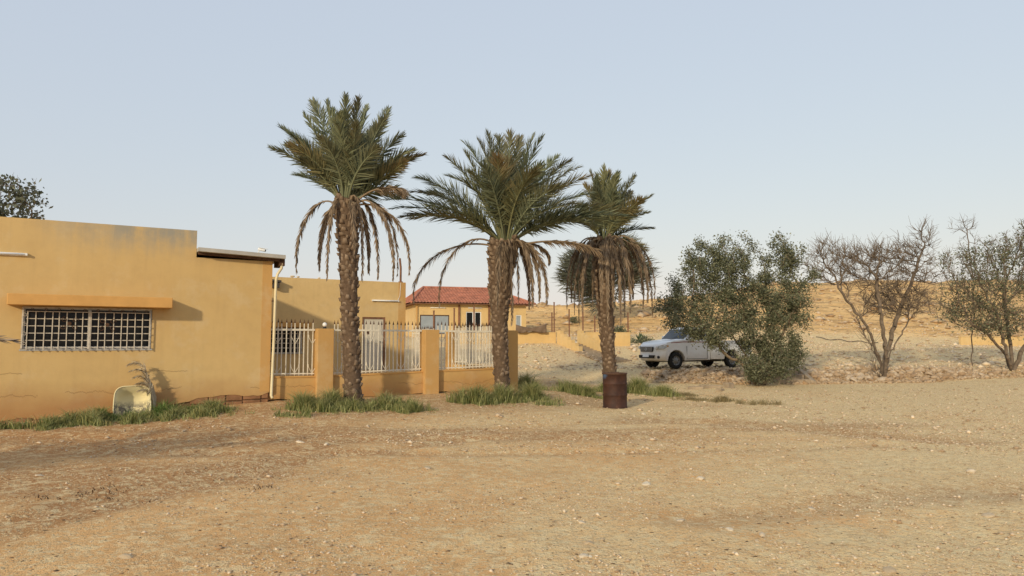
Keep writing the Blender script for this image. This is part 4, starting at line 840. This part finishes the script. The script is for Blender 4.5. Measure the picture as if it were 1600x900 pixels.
# ------------------------------------------------------------------ branching trees grown towards points in their crown
def colonize(starts, attr, step, infl, kill, iters=140):
    nodes = [np.array(s[0], float) for s in starts]; par = [s[1] for s in starts]; A = np.array(attr); alive = np.ones(len(A), bool)
    near = np.full(len(A), 1e9); who = np.zeros(len(A), int)
    def upd(k0):
        N = np.array(nodes[k0:]); D = np.linalg.norm(A[:, None]-N[None], axis=2); j = D.argmin(1); dd = D[np.arange(len(A)), j]; b = dd < near; near[b] = dd[b]; who[b] = j[b]+k0
    upd(0)
    for _ in range(iters):
        k0 = len(nodes); act = alive & (near < infl)
        if not act.any(): break
        for w in np.unique(who[act]):
            d = unit(A[act & (who == w)] - nodes[w]).mean(0) + rng.normal(size=3)*.18; d = d/max(np.linalg.norm(d), 1e-6)
            nodes.append(nodes[w] + d*step); par.append(int(w))
        upd(k0); alive &= near > kill
        if len(nodes) > 9000: break
    return np.array(nodes), np.array(par)
def branch_mesh(nodes, par, org, r_tip, expo=2.35, rmax=9, mat='bark_grey', twigs=0, twig_len=.35):
    n = len(nodes); acc = np.zeros(n); kids = np.zeros(n, int)
    for i in range(n-1, 0, -1):
        if par[i] >= 0: kids[par[i]] += 1
    r = np.zeros(n)
    for i in range(n-1, -1, -1):
        r[i] = r_tip if acc[i] == 0 else acc[i]**(1/expo); r[i] = min(r[i], rmax)
        if par[i] >= 0: acc[par[i]] += r[i]**expo
    E = [(i, par[i]) for i in range(n) if par[i] >= 0]; a = nodes[[e[1] for e in E]]; b = nodes[[e[0] for e in E]]; ra = np.minimum(r[[e[1] for e in E]], r[[e[0] for e in E]]*1.5); rb = r[[e[0] for e in E]]
    if twigs:
        tips = np.where(r < r_tip*2.6)[0]; tips = np.repeat(tips, twigs); pd = unit(nodes[tips]-nodes[np.maximum(par[tips], 0)])
        d = unit(pd + rng.normal(size=(len(tips), 3))*.45 + np.array([0,0,.38])); ln = twig_len*rng.uniform(.4, 1.2, len(tips))[:, None]; q = nodes[tips] + d*ln*.5; e = q + unit(d + rng.normal(size=d.shape)*.35)*ln*.6
        a = np.concatenate([a, nodes[tips], q]); b = np.concatenate([b, q, e]); k = np.full(len(tips), r_tip*.75); ra = np.concatenate([ra, k, k*.8]); rb = np.concatenate([rb, k*.8, k*.45])
    t = unit(b-a); s = unit(np.cross(t, np.array([.31,.77,.13]))); u = np.cross(s, t); ns = 5; V = []
    for c, rr in ((a, ra), (b, rb)):
        for k in range(ns): th = 6.283*k/ns; V.append(c + (s*math.cos(th) + u*math.sin(th))*rr[:, None])
    V = np.stack(V, 1); m = len(a); bi = np.arange(m)*2*ns; F = np.concatenate([np.stack([bi+k, bi+(k+1)%ns, bi+ns+(k+1)%ns, bi+ns+k], 1) for k in range(ns)])
    return np_mesh('trunk', V.reshape(-1,3)-org, F, mat, True), r
def leaf_mesh(P, org, size, mat, asp=.5, tilt=None, vary=None, radial=None):
    n = len(P); d = unit(rng.normal(size=(n,3)) + np.array([0,0,-.15]))
    if radial is not None: d = unit(unit(P-radial)*np.array([1.3,1.3,.6]) + rng.normal(size=(n,3))*.32)
    s = unit(np.cross(d, rng.normal(size=(n,3)))); L = (size*rng.uniform(.6, 1.3, n))[:, None]
    V = np.stack([P - s*L*asp*.15, P + d*L*.5 - s*L*asp*.5, P + d*L, P + d*L*.5 + s*L*asp*.5], 1); b = np.arange(n)*4
    vary = np.clip(rng.normal(.45, .28, n), 0, 1) if vary is None else vary
    return np_mesh('crown', V.reshape(-1,3)-org, np.stack([b,b+1,b+2,b+3], 1), mat, False, {'vary': ('POINT', np.repeat(vary, 4)), 'tt': ('POINT', np.zeros(n*4))})
def ellipsoid_pts(n, lobes):
    out = []; wts = np.array([l[3]*l[4]*l[5] for l in lobes]); wts = wts/wts.sum()
    for (cx, cy, cz, rx, ry, rz_), w in zip(lobes, wts):
        d = unit(rng.normal(size=(max(3, int(n*w)), 3)))*(rng.uniform(0, 1, (max(3, int(n*w)), 1))**(1/2.4)); out.append(d*np.array([rx, ry, rz_]) + np.array([cx, cy, cz]))
    return np.concatenate(out)
def px_lobe(Y, x, y, rx, ry, dy=0.0, rd=None):
    c = at(x, y, Y+dy); k = (Y+dy)/FPX; return (c.x, c.y, c.z, rx*k, (rd if rd else rx*k*.85), ry*k)
def tree(name, Y, base_px, stems, lobes, label, natt, step, leaves, lsize, lmat, rtip=.008, kill=.32, twigs=0, twl=.3, bmat='bark_grey', cat='tree', rmax=.2, spread=.16, asp=.5, infl=3.2, expo=2.35, group=None, radial=False):
    b = at(*base_px, Y); b.z = gz(b.x, b.y); root = tag(empty(name, b), label, cat, group); org = np.array(b); L = [px_lobe(Y, *l) for l in lobes]
    starts = [(org - np.array([0,0,.15]), -1)]
    for st in stems:                              # each stem: pixel way-points with depth offsets
        prev = 0
        for (x, y, dy) in st:
            p = np.array(at(x, y, Y+dy)); a = starts[prev][0]; k = max(1, int(np.linalg.norm(p-a)/step))
            for i in range(1, k+1): starts.append((a + (p-a)*i/k + (rng.normal(size=3)*.025 if i < k else 0), prev)); prev = len(starts)-1
    N, P = colonize(starts, ellipsoid_pts(natt, L), step, infl, kill)
    me, r = branch_mesh(N, P, org, rtip, expo, rmax, bmat, twigs, twl); link('trunk', me, root)
    if leaves:
        tip = np.where(r < rtip*2.2)[0]; tip = tip[tip >= len(starts)]; pw = rng.gamma(1.0, 1, len(tip)); w = rng.choice(tip, leaves, p=pw/pw.sum()); Q = N[w] + rng.normal(size=(leaves,3))*spread; Q = Q[Q[:,2] > org[2]+.05]
        link('crown', leaf_mesh(Q, org, lsize, lmat, asp, radial=(np.array(at(base_px[0], base_px[1]-20, Y)) if radial else None)), root)
    return root
tree('olive_tree', 26.6, (1190,604), [[(1178,570,0),(1140,520,-.3)],[(1165,575,-.3),(1130,550,-.6),(1100,510,-.7)],[(1195,560,.3),(1200,470,.4)],[(1205,560,-.2),(1235,500,-.3),(1250,450,0)],[(1187,555,.6),(1160,470,.8)],[(1210,580,.4),(1240,550,.5)]],
     [(1112,418,56,52),(1095,470,60,45,-.5),(1146,402,36,42,.5),(1225,400,36,42,.2),(1190,470,75,50,.3),(1240,480,38,45,-.4),(1064,492,40,28,-.7),(1045,480,26,22,-.3),(1130,515,60,30,-.8),(1200,540,55,40,-.2),(1230,560,35,30,.4),(1050,465,24,40,.8),(1270,440,18,28,.5),(1082,503,32,22,-1.0),(1110,500,30,24,-1.1),(1080,506,30,20,-1.4),(1072,500,24,18,-1.2),(1210,570,44,28,-.5),(1180,575,30,24,-.7)],
     'bushy multi-stemmed olive-green tree in front of the white pickup', 2300, .16, 62000, .084, 'leaf_olive', .0075, .30, 1, .22, spread=.12, rmax=.12, expo=2.15)
tree('bare_tree', 29.0, (1381,597), [[(1378,570,0),(1355,510,-.3),(1310,450,-.5)],[(1383,565,.2),(1400,500,.3),(1425,440,.2),(1445,380,.3)],[(1386,560,-.3),(1375,480,-.5),(1368,430,-.3)],[(1390,555,.4),(1420,500,.6)],[(1376,572,-.2),(1340,500,.6)],[(1374,588,-.3),(1364,566,-.3)]],
     [(1298,415,40,36,-.3),(1275,420,16,24,.1),(1345,425,40,38,.4),(1390,425,38,38,-.5),(1430,400,30,50,.3),(1445,365,16,26,.2),(1400,470,60,30,.5),(1290,395,20,22,.3),(1370,400,60,20,.2),(1448,445,22,30,-.4)],
     'bare leafless branching tree between the two leafy trees', 1900, .17, 0, .05, 'leaf_dark', .010, .28, 5, .58, 'twig', rmax=.21, expo=2.05)
tree('thorn_tree', 31.2, (1582,588), [[(1572,555,0),(1540,520,-.3),(1510,500,-.4)],[(1580,550,.2),(1570,480,.4)],[(1595,550,0),(1640,490,.3)],[(1575,560,-.4),(1555,480,-.6)]],
     [(1530,460,55,45,-.3),(1570,420,50,50,.3),(1605,390,45,50,.2),(1650,420,60,70,.3),(1500,480,40,35,.3),(1560,500,60,28,-.5),(1490,430,25,30,0),(1510,410,40,30,.5)],
     'dense grey-green thorny tree at right edge', 2200, .17, 15000, .10, 'leaf_olive', .0085, .29, 4, .42, 'twig', rmax=.21, spread=.17, expo=2.0)
tree('bare_sapling', 32.5, (1520,590), [[(1519,540,0),(1522,450,.1),(1516,400,0),(1512,372,0)]], [(1505,352,26,16,0),(1520,372,18,22,.2),(1490,358,14,14,0)], 'thin bare dead branch rising above the right tree', 90, .2, 0, .05, 'leaf_dark', .008, .3, 3, .4, 'twig', rmax=.06)
tree('acacia_tree', 60, (952,478), [[(950,460,0),(945,440,0)],[(965,455,.5),(985,430,.5)],[(935,450,-.5),(915,430,-.5)]], [(950,425,58,32),(905,425,28,26,1),(995,420,28,28,-1),(950,400,45,22),(930,455,40,16)],
     'spiky dark acacia tree on the hill behind the third palm', 700, .32, 9000, .95, 'leaf_dark', .014, .7, 4, 1.2, 'twig', spread=.30, rmax=.2, asp=.07, infl=9, radial=True)
tree('broadleaf_tree', 30, (20,500), [[(18,420,0),(10,360,0)],[(30,400,0),(50,330,.3)],[(15,400,0),(-20,340,.4)]], [(20,300,42,36),(45,310,32,26,.4),(-20,320,55,60,-.4),(15,345,50,30,.5)],
     'broadleaf tree top showing above main building at far left', 700, .2, 2600, .19, 'leaf_grey', .009, .42, 2, .3, spread=.16, rmax=.13, asp=.62)

# ------------------------------------------------------------------ grasses
def grass(name, pts, hgt, mat, label, lean=.8, wid=.007, kind='stuff'):
    X, Y = pts[:,0], pts[:,1]; n = len(X); Z = ground_h(X, Y); h = (pts[:,2] if pts.shape[1] > 2 else 1.0)*hgt*rng.uniform(.35, 1.25, n)*np.clip(.75+1.5*vnoise(X, Y, .55, 51)+.8*vnoise(X, Y, .2, 52), .25, 1.6); az = rng.uniform(0, 6.283, n); ln = rng.uniform(.05, lean, n)*h; c, s = np.cos(az), np.sin(az)
    B = np.stack([X, Y, Z-.02], 1); M = B + np.stack([c*ln*.35, s*ln*.35, h*.6], 1); E = B + np.stack([c*ln*1.3, s*ln*1.3, h*rng.uniform(.8,1.0,n)], 1); a2 = rng.uniform(0, 6.283, n); w = np.stack([np.cos(a2), np.sin(a2), np.zeros(n)], 1)*wid
    V = np.stack([B-w, B+w, M+w*.8, M-w*.8, E], 1).reshape(-1,3); b = np.arange(n)*5
    me = np_mesh(name, V, [np.stack([b,b+1,b+2,b+3],1), np.stack([b+3,b+2,b+4],1)], mat, False, {'vary': ('POINT', np.repeat(np.clip(rng.normal(.45,.28,n),0,1), 5)), 'tt': ('POINT', np.tile([0,0,.45,.45,.9], n))})
    return tag(link(name, me), label, 'grass', kind=kind)
def clump_pts(n, spots):                           # spots: (x, y, rx, ry, weight); tufts inside soft ellipses
    out = []; W = sum(s[4] for s in spots)
    for x, y, rx, ry, w in spots:
        k = int(n*w/W); nt = max(6, k//16); th = rng.uniform(0, 6.283, nt); rr = np.abs(rng.normal(0, .62, nt)); cx, cy = x+rx*rr*np.cos(th), y+ry*rr*np.sin(th)
        j = rng.integers(0, nt, k); out.append(np.stack([cx[j] + rng.normal(size=k)*.045, cy[j] + rng.normal(size=k)*.045, np.clip(1.25-.75*rr[j], .2, 1.1)], 1))
    return np.concatenate(out)
def wpt(u, v): p = WF.w(u, v, 0); return p.x, p.y
def strip(u0, u1, v, ru, rv, n, w): return [(*wpt(u, v), ru, rv, w) for u in np.linspace(u0, u1, n)]
ga = strip(-2.4, 3.75, -.95, .55, .34, 10, 1.0) + strip(1.2, 3.9, -.72, .5, .33, 5, 1.2) + strip(1.0, 3.6, -1.25, .5, .28, 5, .9)
grass('grass_patch', clump_pts(13000, ga), .27, 'grass_blade', 'green and straw grass strip along foot of main building')
grass('grass_patch', clump_pts(4200, strip(1.9, 3.5, -.62, .42, .2, 4, 1)), .25, 'grass_lush', 'lush green grass around the cream barrow tub')
def gp(x, y, lo=14): p = on_ground(x, y, lo, 34); return p.x, p.y
grass('grass_patch', clump_pts(8500, [(*gp(480,642),.7,.4,1),(*gp(520,636),.8,.45,1.3),(*gp(560,640),.8,.45,1.4),(*gp(605,638),.7,.4,1.1),(*gp(640,644),.5,.3,.5),(*gp(455,650),.4,.25,.3)]), .40, 'grass_blade', 'green grass clump around base of the tallest palm')
grass('grass_patch', clump_pts(6500, [(*gp(745,630),.7,.4,1),(*gp(790,628),.6,.4,.9),(*gp(835,625),.75,.5,1.4),(*gp(820,608),.6,.45,1),(*gp(855,632),.4,.25,.4)]), .40, 'grass_blade', 'grass clump around base of the broadest palm')
grass('grass_patch', clump_pts(7500, [(*gp(900,615),.8,.6,1),(*gp(945,612),.7,.6,.9),(*gp(995,614),.8,.6,1.1),(*gp(1035,618),.7,.5,.9),(*gp(925,620),.7,.4,.9)]), .36, 'grass_blade', 'wide grass strip behind and beside the rusty drum')
grass('grass_patch', clump_pts(3000, [(*gp(1085,625),.8,.5,1),(*gp(1130,628),.9,.4,.8),(*gp(1185,632),.9,.3,.5),(*gp(1070,618),.6,.4,1)]), .16, 'grass_dry', 'short dry straw grass right of the rusty drum')
Xd, Yd = yard_points(9000, 14, 26, .75); k = (vnoise(Xd, Yd, 1.1, 41)+vnoise(Xd,Yd,.35,42)*.8 > .34) & (Xd > 5.5) & (Yd < 23) & (Yd > 15.5); grass('dry_weeds', np.stack([Xd[k], Yd[k]], 1), .06, 'litter', 'dark dry weed tufts dotted over the pale gravel at right', 1.2)
Xd, Yd = yard_points(26000, 6, 13, .75); k = ((Xd+4.2)/1.4)**2 + ((Yd-8.6-.1*Xd)/.45)**2 < .4+2.0*np.abs(vnoise(Xd, Yd, .35, 43)); grass('dead_stubble', np.stack([Xd[k], Yd[k]], 1)[:500], .05, 'litter', 'flattened dark stubble patch in the left foreground', 1.4)
# agave and hill shrubs
def rosette(name, x, y, Y, n, L, label, mat='agave_leaf'):
    p = at(x, y, Y); p.z = gz(p.x, p.y); root = tag(empty(name, p), label, 'plant')
    for i in range(n):
        az = i*2.4; el = R(random.uniform(25, 85)); V = []; ln = L*random.uniform(.8,1.1); d = Vector((math.cos(az)*math.cos(el), math.sin(az)*math.cos(el), math.sin(el))); s = Vector((-math.sin(az), math.cos(az), 0)); up = s.cross(d)
        for t, w in ((0,.05),(.35,.075),(.75,.04),(1,.003)):
            c = d*ln*t + Vector((0,0,-.12*t*t*ln)); V += [c-s*w, c+up*-.02*(1-t), c+s*w, c+up*.012*(1-t)]
        F = [(k*4+j, k*4+(j+1)%4, k*4+4+(j+1)%4, k*4+4+j) for k in range(3) for j in range(4)]
        link('leaf', np_mesh('leaf', np.array(V), np.array(F), mat, True, {'vary': ('POINT', np.full(16, random.random())), 'tt': ('POINT', np.zeros(16))}), root)
rosette('agave', 1001, 532, 44, 26, .75, 'spiky green agave at right end of terrace wall')
def shrub(x, y, Y, rx, ry, n, label, mat='leaf_olive', sz=.14):
    p = at(x, y, Y); p.z = gz(p.x, p.y); root = tag(empty('low_shrub', p), label, 'shrub'); k = Y/FPX; org = np.array(p); N, P = colonize([(org,-1),(org+np.array([0,0,.1]),0)], ellipsoid_pts(70, [(p.x,p.y,p.z+ry*k, rx*k, rx*k*.8, ry*k)]), .16, 3, .25)
    me, r = branch_mesh(N, P, org, .007, mat='twig'); link('stem', me, root); w = rng.integers(0, len(N), n); link('foliage', leaf_mesh(N[w]+rng.normal(size=(n,3))*.1, org, sz, mat), root)
shrub(966, 518, 50, 22, 11, 900, 'low olive shrub above the terrace wall right of third palm'); shrub(896, 492, 62, 10, 6, 350, 'small round shrub on the rocky slope above the steps'); shrub(1003, 534, 43, 26, 4, 500, 'flat green groundcover below the agave'); shrub(985,470,75,22,6,500,'dark low bush high on slope beside third palm','leaf_dark')

# ------------------------------------------------------------------ rusty oil drum
p = on_ground(961, 637, 14, 24); rr = 37.5*p.y/FPX/2; hh = 53*p.y/FPX; dr_ = tag(empty('oil_drum', p), 'rusty brown oil drum standing in front of the shortest palm', 'drum')
def dent(o, amt):
    for v in o.data.vertices: a = math.atan2(v.co.y, v.co.x); f = 1 + amt*(math.sin(a*3+v.co.z*5)+.6*math.sin(a*5-v.co.z*9)); v.co.x *= f; v.co.y *= f
prof = [(rr*.96,0.0),(rr*1.02,.0),(rr*1.02,.025),(rr*.985,.035)]
for zc in (.34, .63):
    zc *= hh/.9; prof += [(rr*.985,zc-.035),(rr*1.0,zc-.02),(rr*1.03,zc),(rr*1.0,zc+.02),(rr*.985,zc+.035)]
prof += [(rr*.985,hh-.03),(rr*1.02,hh-.022),(rr*1.025,hh-.004),(rr*.99,hh),(rr*.97,hh-.03),(rr*.965,.06),(.001,.05)]
m = MB(); m.lathe(prof, 40); o = m.build('barrel', 'drum_rust', dr_, smooth_=True); dent(o, .008)
m = MB(); m.lathe([(rr*1.022,hh-.022),(rr*1.045,hh-.016),(rr*1.05,hh),(rr*1.03,hh+.012),(rr*1.0,hh+.008),(rr*.985,hh-.004)], 40); o = m.build('rim', 'rust_dark', dr_, smooth_=True); dent(o, .008)
# ------------------------------------------------------------------ barrow tub leaning on the wall
ux, vz = WF.hit(206, 648, -.35); tb_ = tag(empty('barrow_tub', WF.w(ux, -.42, wg(WF, ux, -.4)+.02), WF.a), 'cream wheelbarrow tub leaning on its side against the wall', 'wheelbarrow tub')
V = []; F = []; n = 28
def ring(w, h, e, y, zc):                          # rounded-rectangle ring in the x-z plane
    out = []
    for k in range(n):
        a = 6.283*k/n; c, s = math.cos(a), math.sin(a); out.append((w*math.copysign(abs(c)**e, c)*(1+.10*s*-1), y, zc + h*math.copysign(abs(s)**e, s)))
    return out
H2 = .30; rings = [ring(.33,.31,.45,-.02,H2),(ring(.345,.325,.45,-.035,H2)),ring(.35,.33,.45,-.01,H2),ring(.33,.31,.5,.02,H2),ring(.27,.25,.55,.16,H2-.02),ring(.20,.17,.6,.235,H2-.03),ring(.02,.02,1,.25,H2-.03)]
ins = [ring(.325,.305,.45,-.018,H2),ring(.262,.242,.55,.152,H2-.02),ring(.195,.165,.6,.225,H2-.03),ring(.02,.02,1,.24,H2-.03)]
def loft(rs): 
    m = MB(); m.add([p for r_ in rs for p in r_], [(i*n+k, i*n+(k+1)%n, (i+1)*n+(k+1)%n, (i+1)*n+k) for i in range(len(rs)-1) for k in range(n)] + [tuple((len(rs)-1)*n+k for k in range(n))]); return m
loft(rings[1:]).build('shell', 'tub_cream', tb_, smooth_=True); loft([rings[0]]+ins).build('inner_lining', 'tub_inside', tb_, smooth_=True); m = MB(); m.tube(ring(.342,.322,.45,-.03,H2)+[ring(.342,.322,.45,-.03,H2)[0]], .012, 6); m.build('rolled_rim', 'tub_cream', tb_, smooth_=True)
for ch in tb_.children: ch.rotation_euler.x = R(-14)
# dried frond bundle standing beside it
bx = WF.w(WF.U(243,-.2), -.2, 0); bx.z = gz(bx.x, bx.y); df = tag(empty('dried_frond', bx), 'dried grey palm frond bent over, standing against the wall', 'palm frond')
for k in range(5):
    tp_ = np.array(WF.w(WF.hit(199+4*k, 570+10*k, -.3)[0], -.28-.03*k, WF.hit(199+4*k, 570+10*k, -.3)[1])); b0 = np.array(bx)+np.array([.02*k-.04, -.01*k, 0]); mid = np.array(WF.w(WF.hit(229+2*k, 568, -.25)[0], -.22-.02*k, WF.hit(229, 555+12*k, -.25)[1]))
    frond('leaf', [b0, b0*.45+mid*.55+np.array([.05,0,.05]), mid, tp_], df, 'frond_straw', .20, 40, True, .4, .009)
m = MB(); pts_ = [(0,0,-.05)] + [tuple(np.array(WF.w(WF.hit(x, y, -.2)[0], -.2, WF.hit(x, y, -.2)[1]))-np.array(bx)) for x, y in ((241,622),(236,603),(229,588),(221,578))]; m.tube(pts_, [.055,.05,.045,.03,.012], 7); m.build('stalk', 'frond_straw', df)
# ------------------------------------------------------------------ white single-cab pickup
def pickup(x_front, y_front, Y, heading, label):
    p = at(x_front, y_front, Y); g = gz(p.x, p.y)
    car = tag(empty('pickup_truck', (p.x, p.y, g+.02), heading), label, 'pickup truck')
    W2 = .86; wr = .345; xf, xr = 0.0, 3.085         # local: front axle at origin, +x to the rear, y across (near side is -y)
    ys = [-W2, -W2*.93, -W2*.75, -W2*.4, 0, W2*.4, W2*.75, W2*.93, W2]
    def loft_profile(poly, fn, name, mat, bevel=.02):
        m = MB(); n = len(poly); V = []
        for y in ys:
            for (x, z) in poly: V.append(fn(x, y, z))
        F = [(i*n+k, i*n+(k+1)%n, (i+1)*n+(k+1)%n, (i+1)*n+k) for i in range(len(ys)-1) for k in range(n)]
        F += [tuple(range(n)), tuple((len(ys)-1)*n+k for k in range(n-1, -1, -1))]
        m.add(V, F); o = m.build(name, mat, car, bevel=bevel); me = o.data; me.shade_smooth(); o.modifiers.new('n', 'WEIGHTED_NORMAL'); 
        try: me.set_sharp_from_angle(angle=R(38))
        except Exception: pass
        return o
    def arch(cx, r, z0): return [(cx + r*math.cos(a), max(z0, wr-.02 + r*math.sin(a))) for a in np.linspace(math.pi+.25, -.25, 13)]
    def shape(x, y, z):
        k = abs(y)/W2; xx = x
        if x < -.4: xx += .34*k**3.2*max(0, min(1, (-.44-x)/.42))   # rounded nose in plan
        yy = y
        if z > .92: yy *= 1-.05*(z-.92)/.15 if z < 1.12 else .95
        if z < .40: yy *= .97
        return (xx, yy, z)
    front = [(-.72,.30),(-.86,.36),(-.90,.48),(-.88,.60),(-.865,.68),(-.86,.86),(-.83,.95),(-.74,1.02),(-.5,1.085),(-.1,1.145),(.2,1.18),(.42,1.20)]
    back = [(.62,1.19),(.80,1.17),(1.60,1.17),(1.845,1.165),(1.845,.34),(.62,.32)]
    poly = front + back + [(.44,.32)] + [(x, z) for x, z in reversed(arch(0, .44, .31))][1:-1] + [(-.45,.30)]
    loft_profile(poly, shape, 'body', 'car_white')
    # cargo bed
    bed = [(1.875,1.13),(4.22,1.13),(4.22,.42),(3.085+.50,.36)] + [(x, z) for x, z in reversed(arch(3.085, .45, .36))][1:-1] + [(2.55,.36),(1.875,.36)]
    loft_profile(bed, lambda x, y, z: (x, y*(.97 if z < .5 else 1.0), z), 'cargo_bed', 'car_white')
    m = MB(); m.box(1.93, 4.16, -W2+.07, W2-.07, 1.131, 1.137); m.build('bed_liner', 'plastic_black', car)
    m = MB()
    for s in (-1, 1): m.box(1.9, 4.2, s*W2-(.06 if s > 0 else 0), s*W2+(.0 if s > 0 else .06), 1.138, 1.165)
    m.build('bed_rail', 'car_white', car, bevel=.008)
    m = MB(); m.box(4.225,4.245,-.78,.78,.45,1.10); m.build('tailgate', 'car_white', car); m = MB(); m.box(4.25,4.36,-.80,.80,.42,.56); m.build('rear_bumper', 'plastic_black', car)
    # cab
    def cabs(x, y, z):
        t = (z-1.165)/.52; return (x + .10*(abs(y)/W2)**2.5*(1 if x < .9 else -.15), y*(.945 - .15*t), z)
    cab = [(.36,1.166),(.96,1.65),(1.08,1.715),(1.28,1.745),(1.62,1.74),(1.75,1.70),(1.838,1.166)]
    loft_profile(cab, cabs, 'cab', 'car_white', .012)
    def glass(name, pts, mat='car_glass', off=.006):
        m = MB(); m.add(pts, [tuple(range(len(pts)))]); o = m.build(name, mat, car); s = o.modifiers.new('t', 'SOLIDIFY'); s.thickness = .008; s.offset = 0; return o
    def on_side(x, z, s, off=.012): q_ = cabs(x, s*W2, z); return (q_[0], q_[1]+s*off, q_[2])
    for s in (-1, 1):
        glass('side_window', [on_side(.60,1.20,s), on_side(1.05,1.605,s), on_side(1.16,1.65,s), on_side(1.60,1.65,s), on_side(1.66,1.20,s)])
        m = MB(); a = on_side(.66,1.21,s,.016); b = on_side(.80,1.21,s,.016); c = on_side(.80,1.35,s,.016); m.add([a,b,c],[(0,1,2)]); m.build('quarter_trim', 'plastic_black', car)
        # mirror, handle, stripe, door seam
        m = MB(); q_ = on_side(.66,1.22,s,.02); m.box(q_[0]-.04,q_[0]+.06,min(q_[1],q_[1]+s*.2),max(q_[1],q_[1]+s*.2),1.20,1.36); m.build('door_mirror', 'car_white', car, bevel=.03)
        m = MB(); m.box(1.45,1.62,min(s*W2,s*(W2+.03)),max(s*W2,s*(W2+.03)),.965,.995); m.build('door_handle', 'car_white', car, bevel=.008)
        m = MB(); m.add([(-.25,s*(W2*.955+.006),1.075),(-.25,s*(W2*.955+.006),1.045),(.42,s*(W2*.955+.008),1.085),(.42,s*(W2*.955+.008),1.12)],[(0,1,2,3)]); m.add([(.42,s*(W2*.955+.01),1.12),(.42,s*(W2*.955+.01),1.085),(1.82,s*(W2*.955+.01),1.085),(1.82,s*(W2*.955+.01),1.11)],[(0,1,2,3)]); m.build('side_stripe', 'stripe_red', car).modifiers.new('t','SOLIDIFY').thickness = .004
        m = MB(); yy = s*(W2+.0015); yo = s*(W2-.01)
        m.box(.545,.557,min(yy,yo),max(yy,yo),.40,.93); m.box(1.655,1.667,min(yy,yo),max(yy,yo),.40,.93); m.box(.545,1.667,min(yy,yo),max(yy,yo),.388,.40); m.build('door_seam', 'dark_under', car)
        # headlamp, fog lamp
        def nose(x, y, z): return shape(x, y, z)
        hl = [nose(-.865,s*.50,.78),nose(-.82,s*.78,.80),nose(-.62,s*W2*.985,.88),nose(-.52,s*W2*.985,.97),nose(-.70,s*.80,.985),nose(-.84,s*.52,.905)]
        hl = [(a-.02, b+s*.014, c) for a, b, c in hl]; o = glass('headlamp', hl, 'lamp_glass'); o.modifiers['t'].thickness = .05
        m = MB(); m.lathe([(.001,0),(.055,.0),(.06,.03)], 14, c=(-.885+.06, s*.60, .865), axis='x'); m.build('lamp_reflector', 'chrome', car)
        a = nose(-.58,s*W2,.92); m = MB(); m.box(a[0]-.05,a[0]+.04,min(a[1],a[1]+s*.012),max(a[1],a[1]+s*.012),.90,.955); m.build('turn_signal', 'lamp_amber', car)
        fp = nose(-.895,s*.62,.47); m = MB(); m.lathe([(.001,0),(.05,0),(.06,.02),(.06,.08)], 14, c=(fp[0]-.02,fp[1],.47), axis='x'); m.build('fog_lamp', 'plastic_black', car)
    glass('windscreen', [(a[0]-.012, a[1], a[2]+.010) for a in [cabs(.425,-W2*.90,1.219), cabs(.425,0,1.219), cabs(.425,W2*.90,1.219), cabs(.925,W2*.90,1.622), cabs(.925,0,1.622), cabs(.925,-W2*.90,1.622)]])
    glass('rear_window', [(1.80,-.62,1.23),(1.80,.62,1.23),(1.735,.55,1.58),(1.735,-.55,1.58)])
    # grille, bumper opening, plate, emblem
    gr = empty('grille', (0,0,0)); gr.parent = car; m = MB(); m.add([(-.905,-.44,.90),(-.905,.44,.90),(-.905,.38,.69),(-.905,-.38,.69),(-.86,-.44,.90),(-.86,.44,.90),(-.86,.38,.69),(-.86,-.38,.69)], [(0,1,2,3),(4,7,6,5),(0,4,5,1),(1,5,6,2),(2,6,7,3),(3,7,4,0)]); m.build('surround', 'plastic_black', gr)
    for k in range(4): m = MB(); z = .725+.048*k; m.box(-.918,-.906,-.385-.012*k,.385+.012*k,z-.006,z+.006); m.build('bar', 'chrome', gr)
    m = MB()
    for rx, rz_ in ((.075,.05),(.028,.048),(.05,.022)): m.tube([(-.924, rx*math.cos(a), .80+(.012 if rx == .05 else 0)+rz_*math.sin(a)) for a in np.linspace(0, 6.283, 17)], .006, 5)
    m.build('emblem', 'chrome', gr)
    m = MB(); m.add([(-.925,-.50,.55),(-.925,.50,.55),(-.92,.45,.42),(-.92,-.45,.42),(-.85,-.5,.55),(-.85,.5,.55),(-.85,.45,.42),(-.85,-.45,.42)], [(0,1,2,3),(4,7,6,5),(0,4,5,1),(1,5,6,2),(2,6,7,3),(3,7,4,0)]); m.build('bumper_intake', 'plastic_black', car)
    m = MB(); m.box(-.945,-.930,-.20,.20,.47,.58); m.build('number_plate', 'plate', car)
    m = MB(); m.box(-.5,4.1,-.45,.45,.26,.42); m.build('chassis', 'dark_under', car)
    for cx in (0, 3.085): m = MB(); m.tube([(cx,-.7,wr),(cx,.7,wr)], .06, 8); m.build('axle', 'dark_under', car)
    for cx in (0, 3.085):
        for s in (-1, 1):
            wh = empty('wheel', (cx, s*.745, wr-.015)); wh.parent = car; w = .105
            m = MB(); m.lathe([(.20,-w*.8),(.30,-w),(wr-.015,-w*.85),(wr,-w*.5),(wr,w*.5),(wr-.015,w*.85),(.30,w),(.20,w*.8)], 32, axis='y'); m.build('tyre', 'rubber', wh, smooth_=True)
            m = MB(); m.lathe([(.205,s*w*.82),(.20,s*w*.6),(.17,s*w*.35),(.11,s*w*.55),(.075,s*w*.9),(.04,s*w*.95),(.001,s*w*.95)], 28, axis='y'); m.build('rim', 'rim_steel', wh, smooth_=True)
            m = MB()
            for k in range(8): a = k*.785; m.lathe([(.001,s*w*.50),(.022,s*w*.49),(.022,s*w*.40)], 8, c=(.145*math.cos(a),0,.145*math.sin(a)), axis='y')
            m.build('rim_hole', 'plastic_black', wh)
    return car
car = pickup(1037, 577, 30.9, R(27), 'white single-cab pickup parked on the track behind the olive tree')
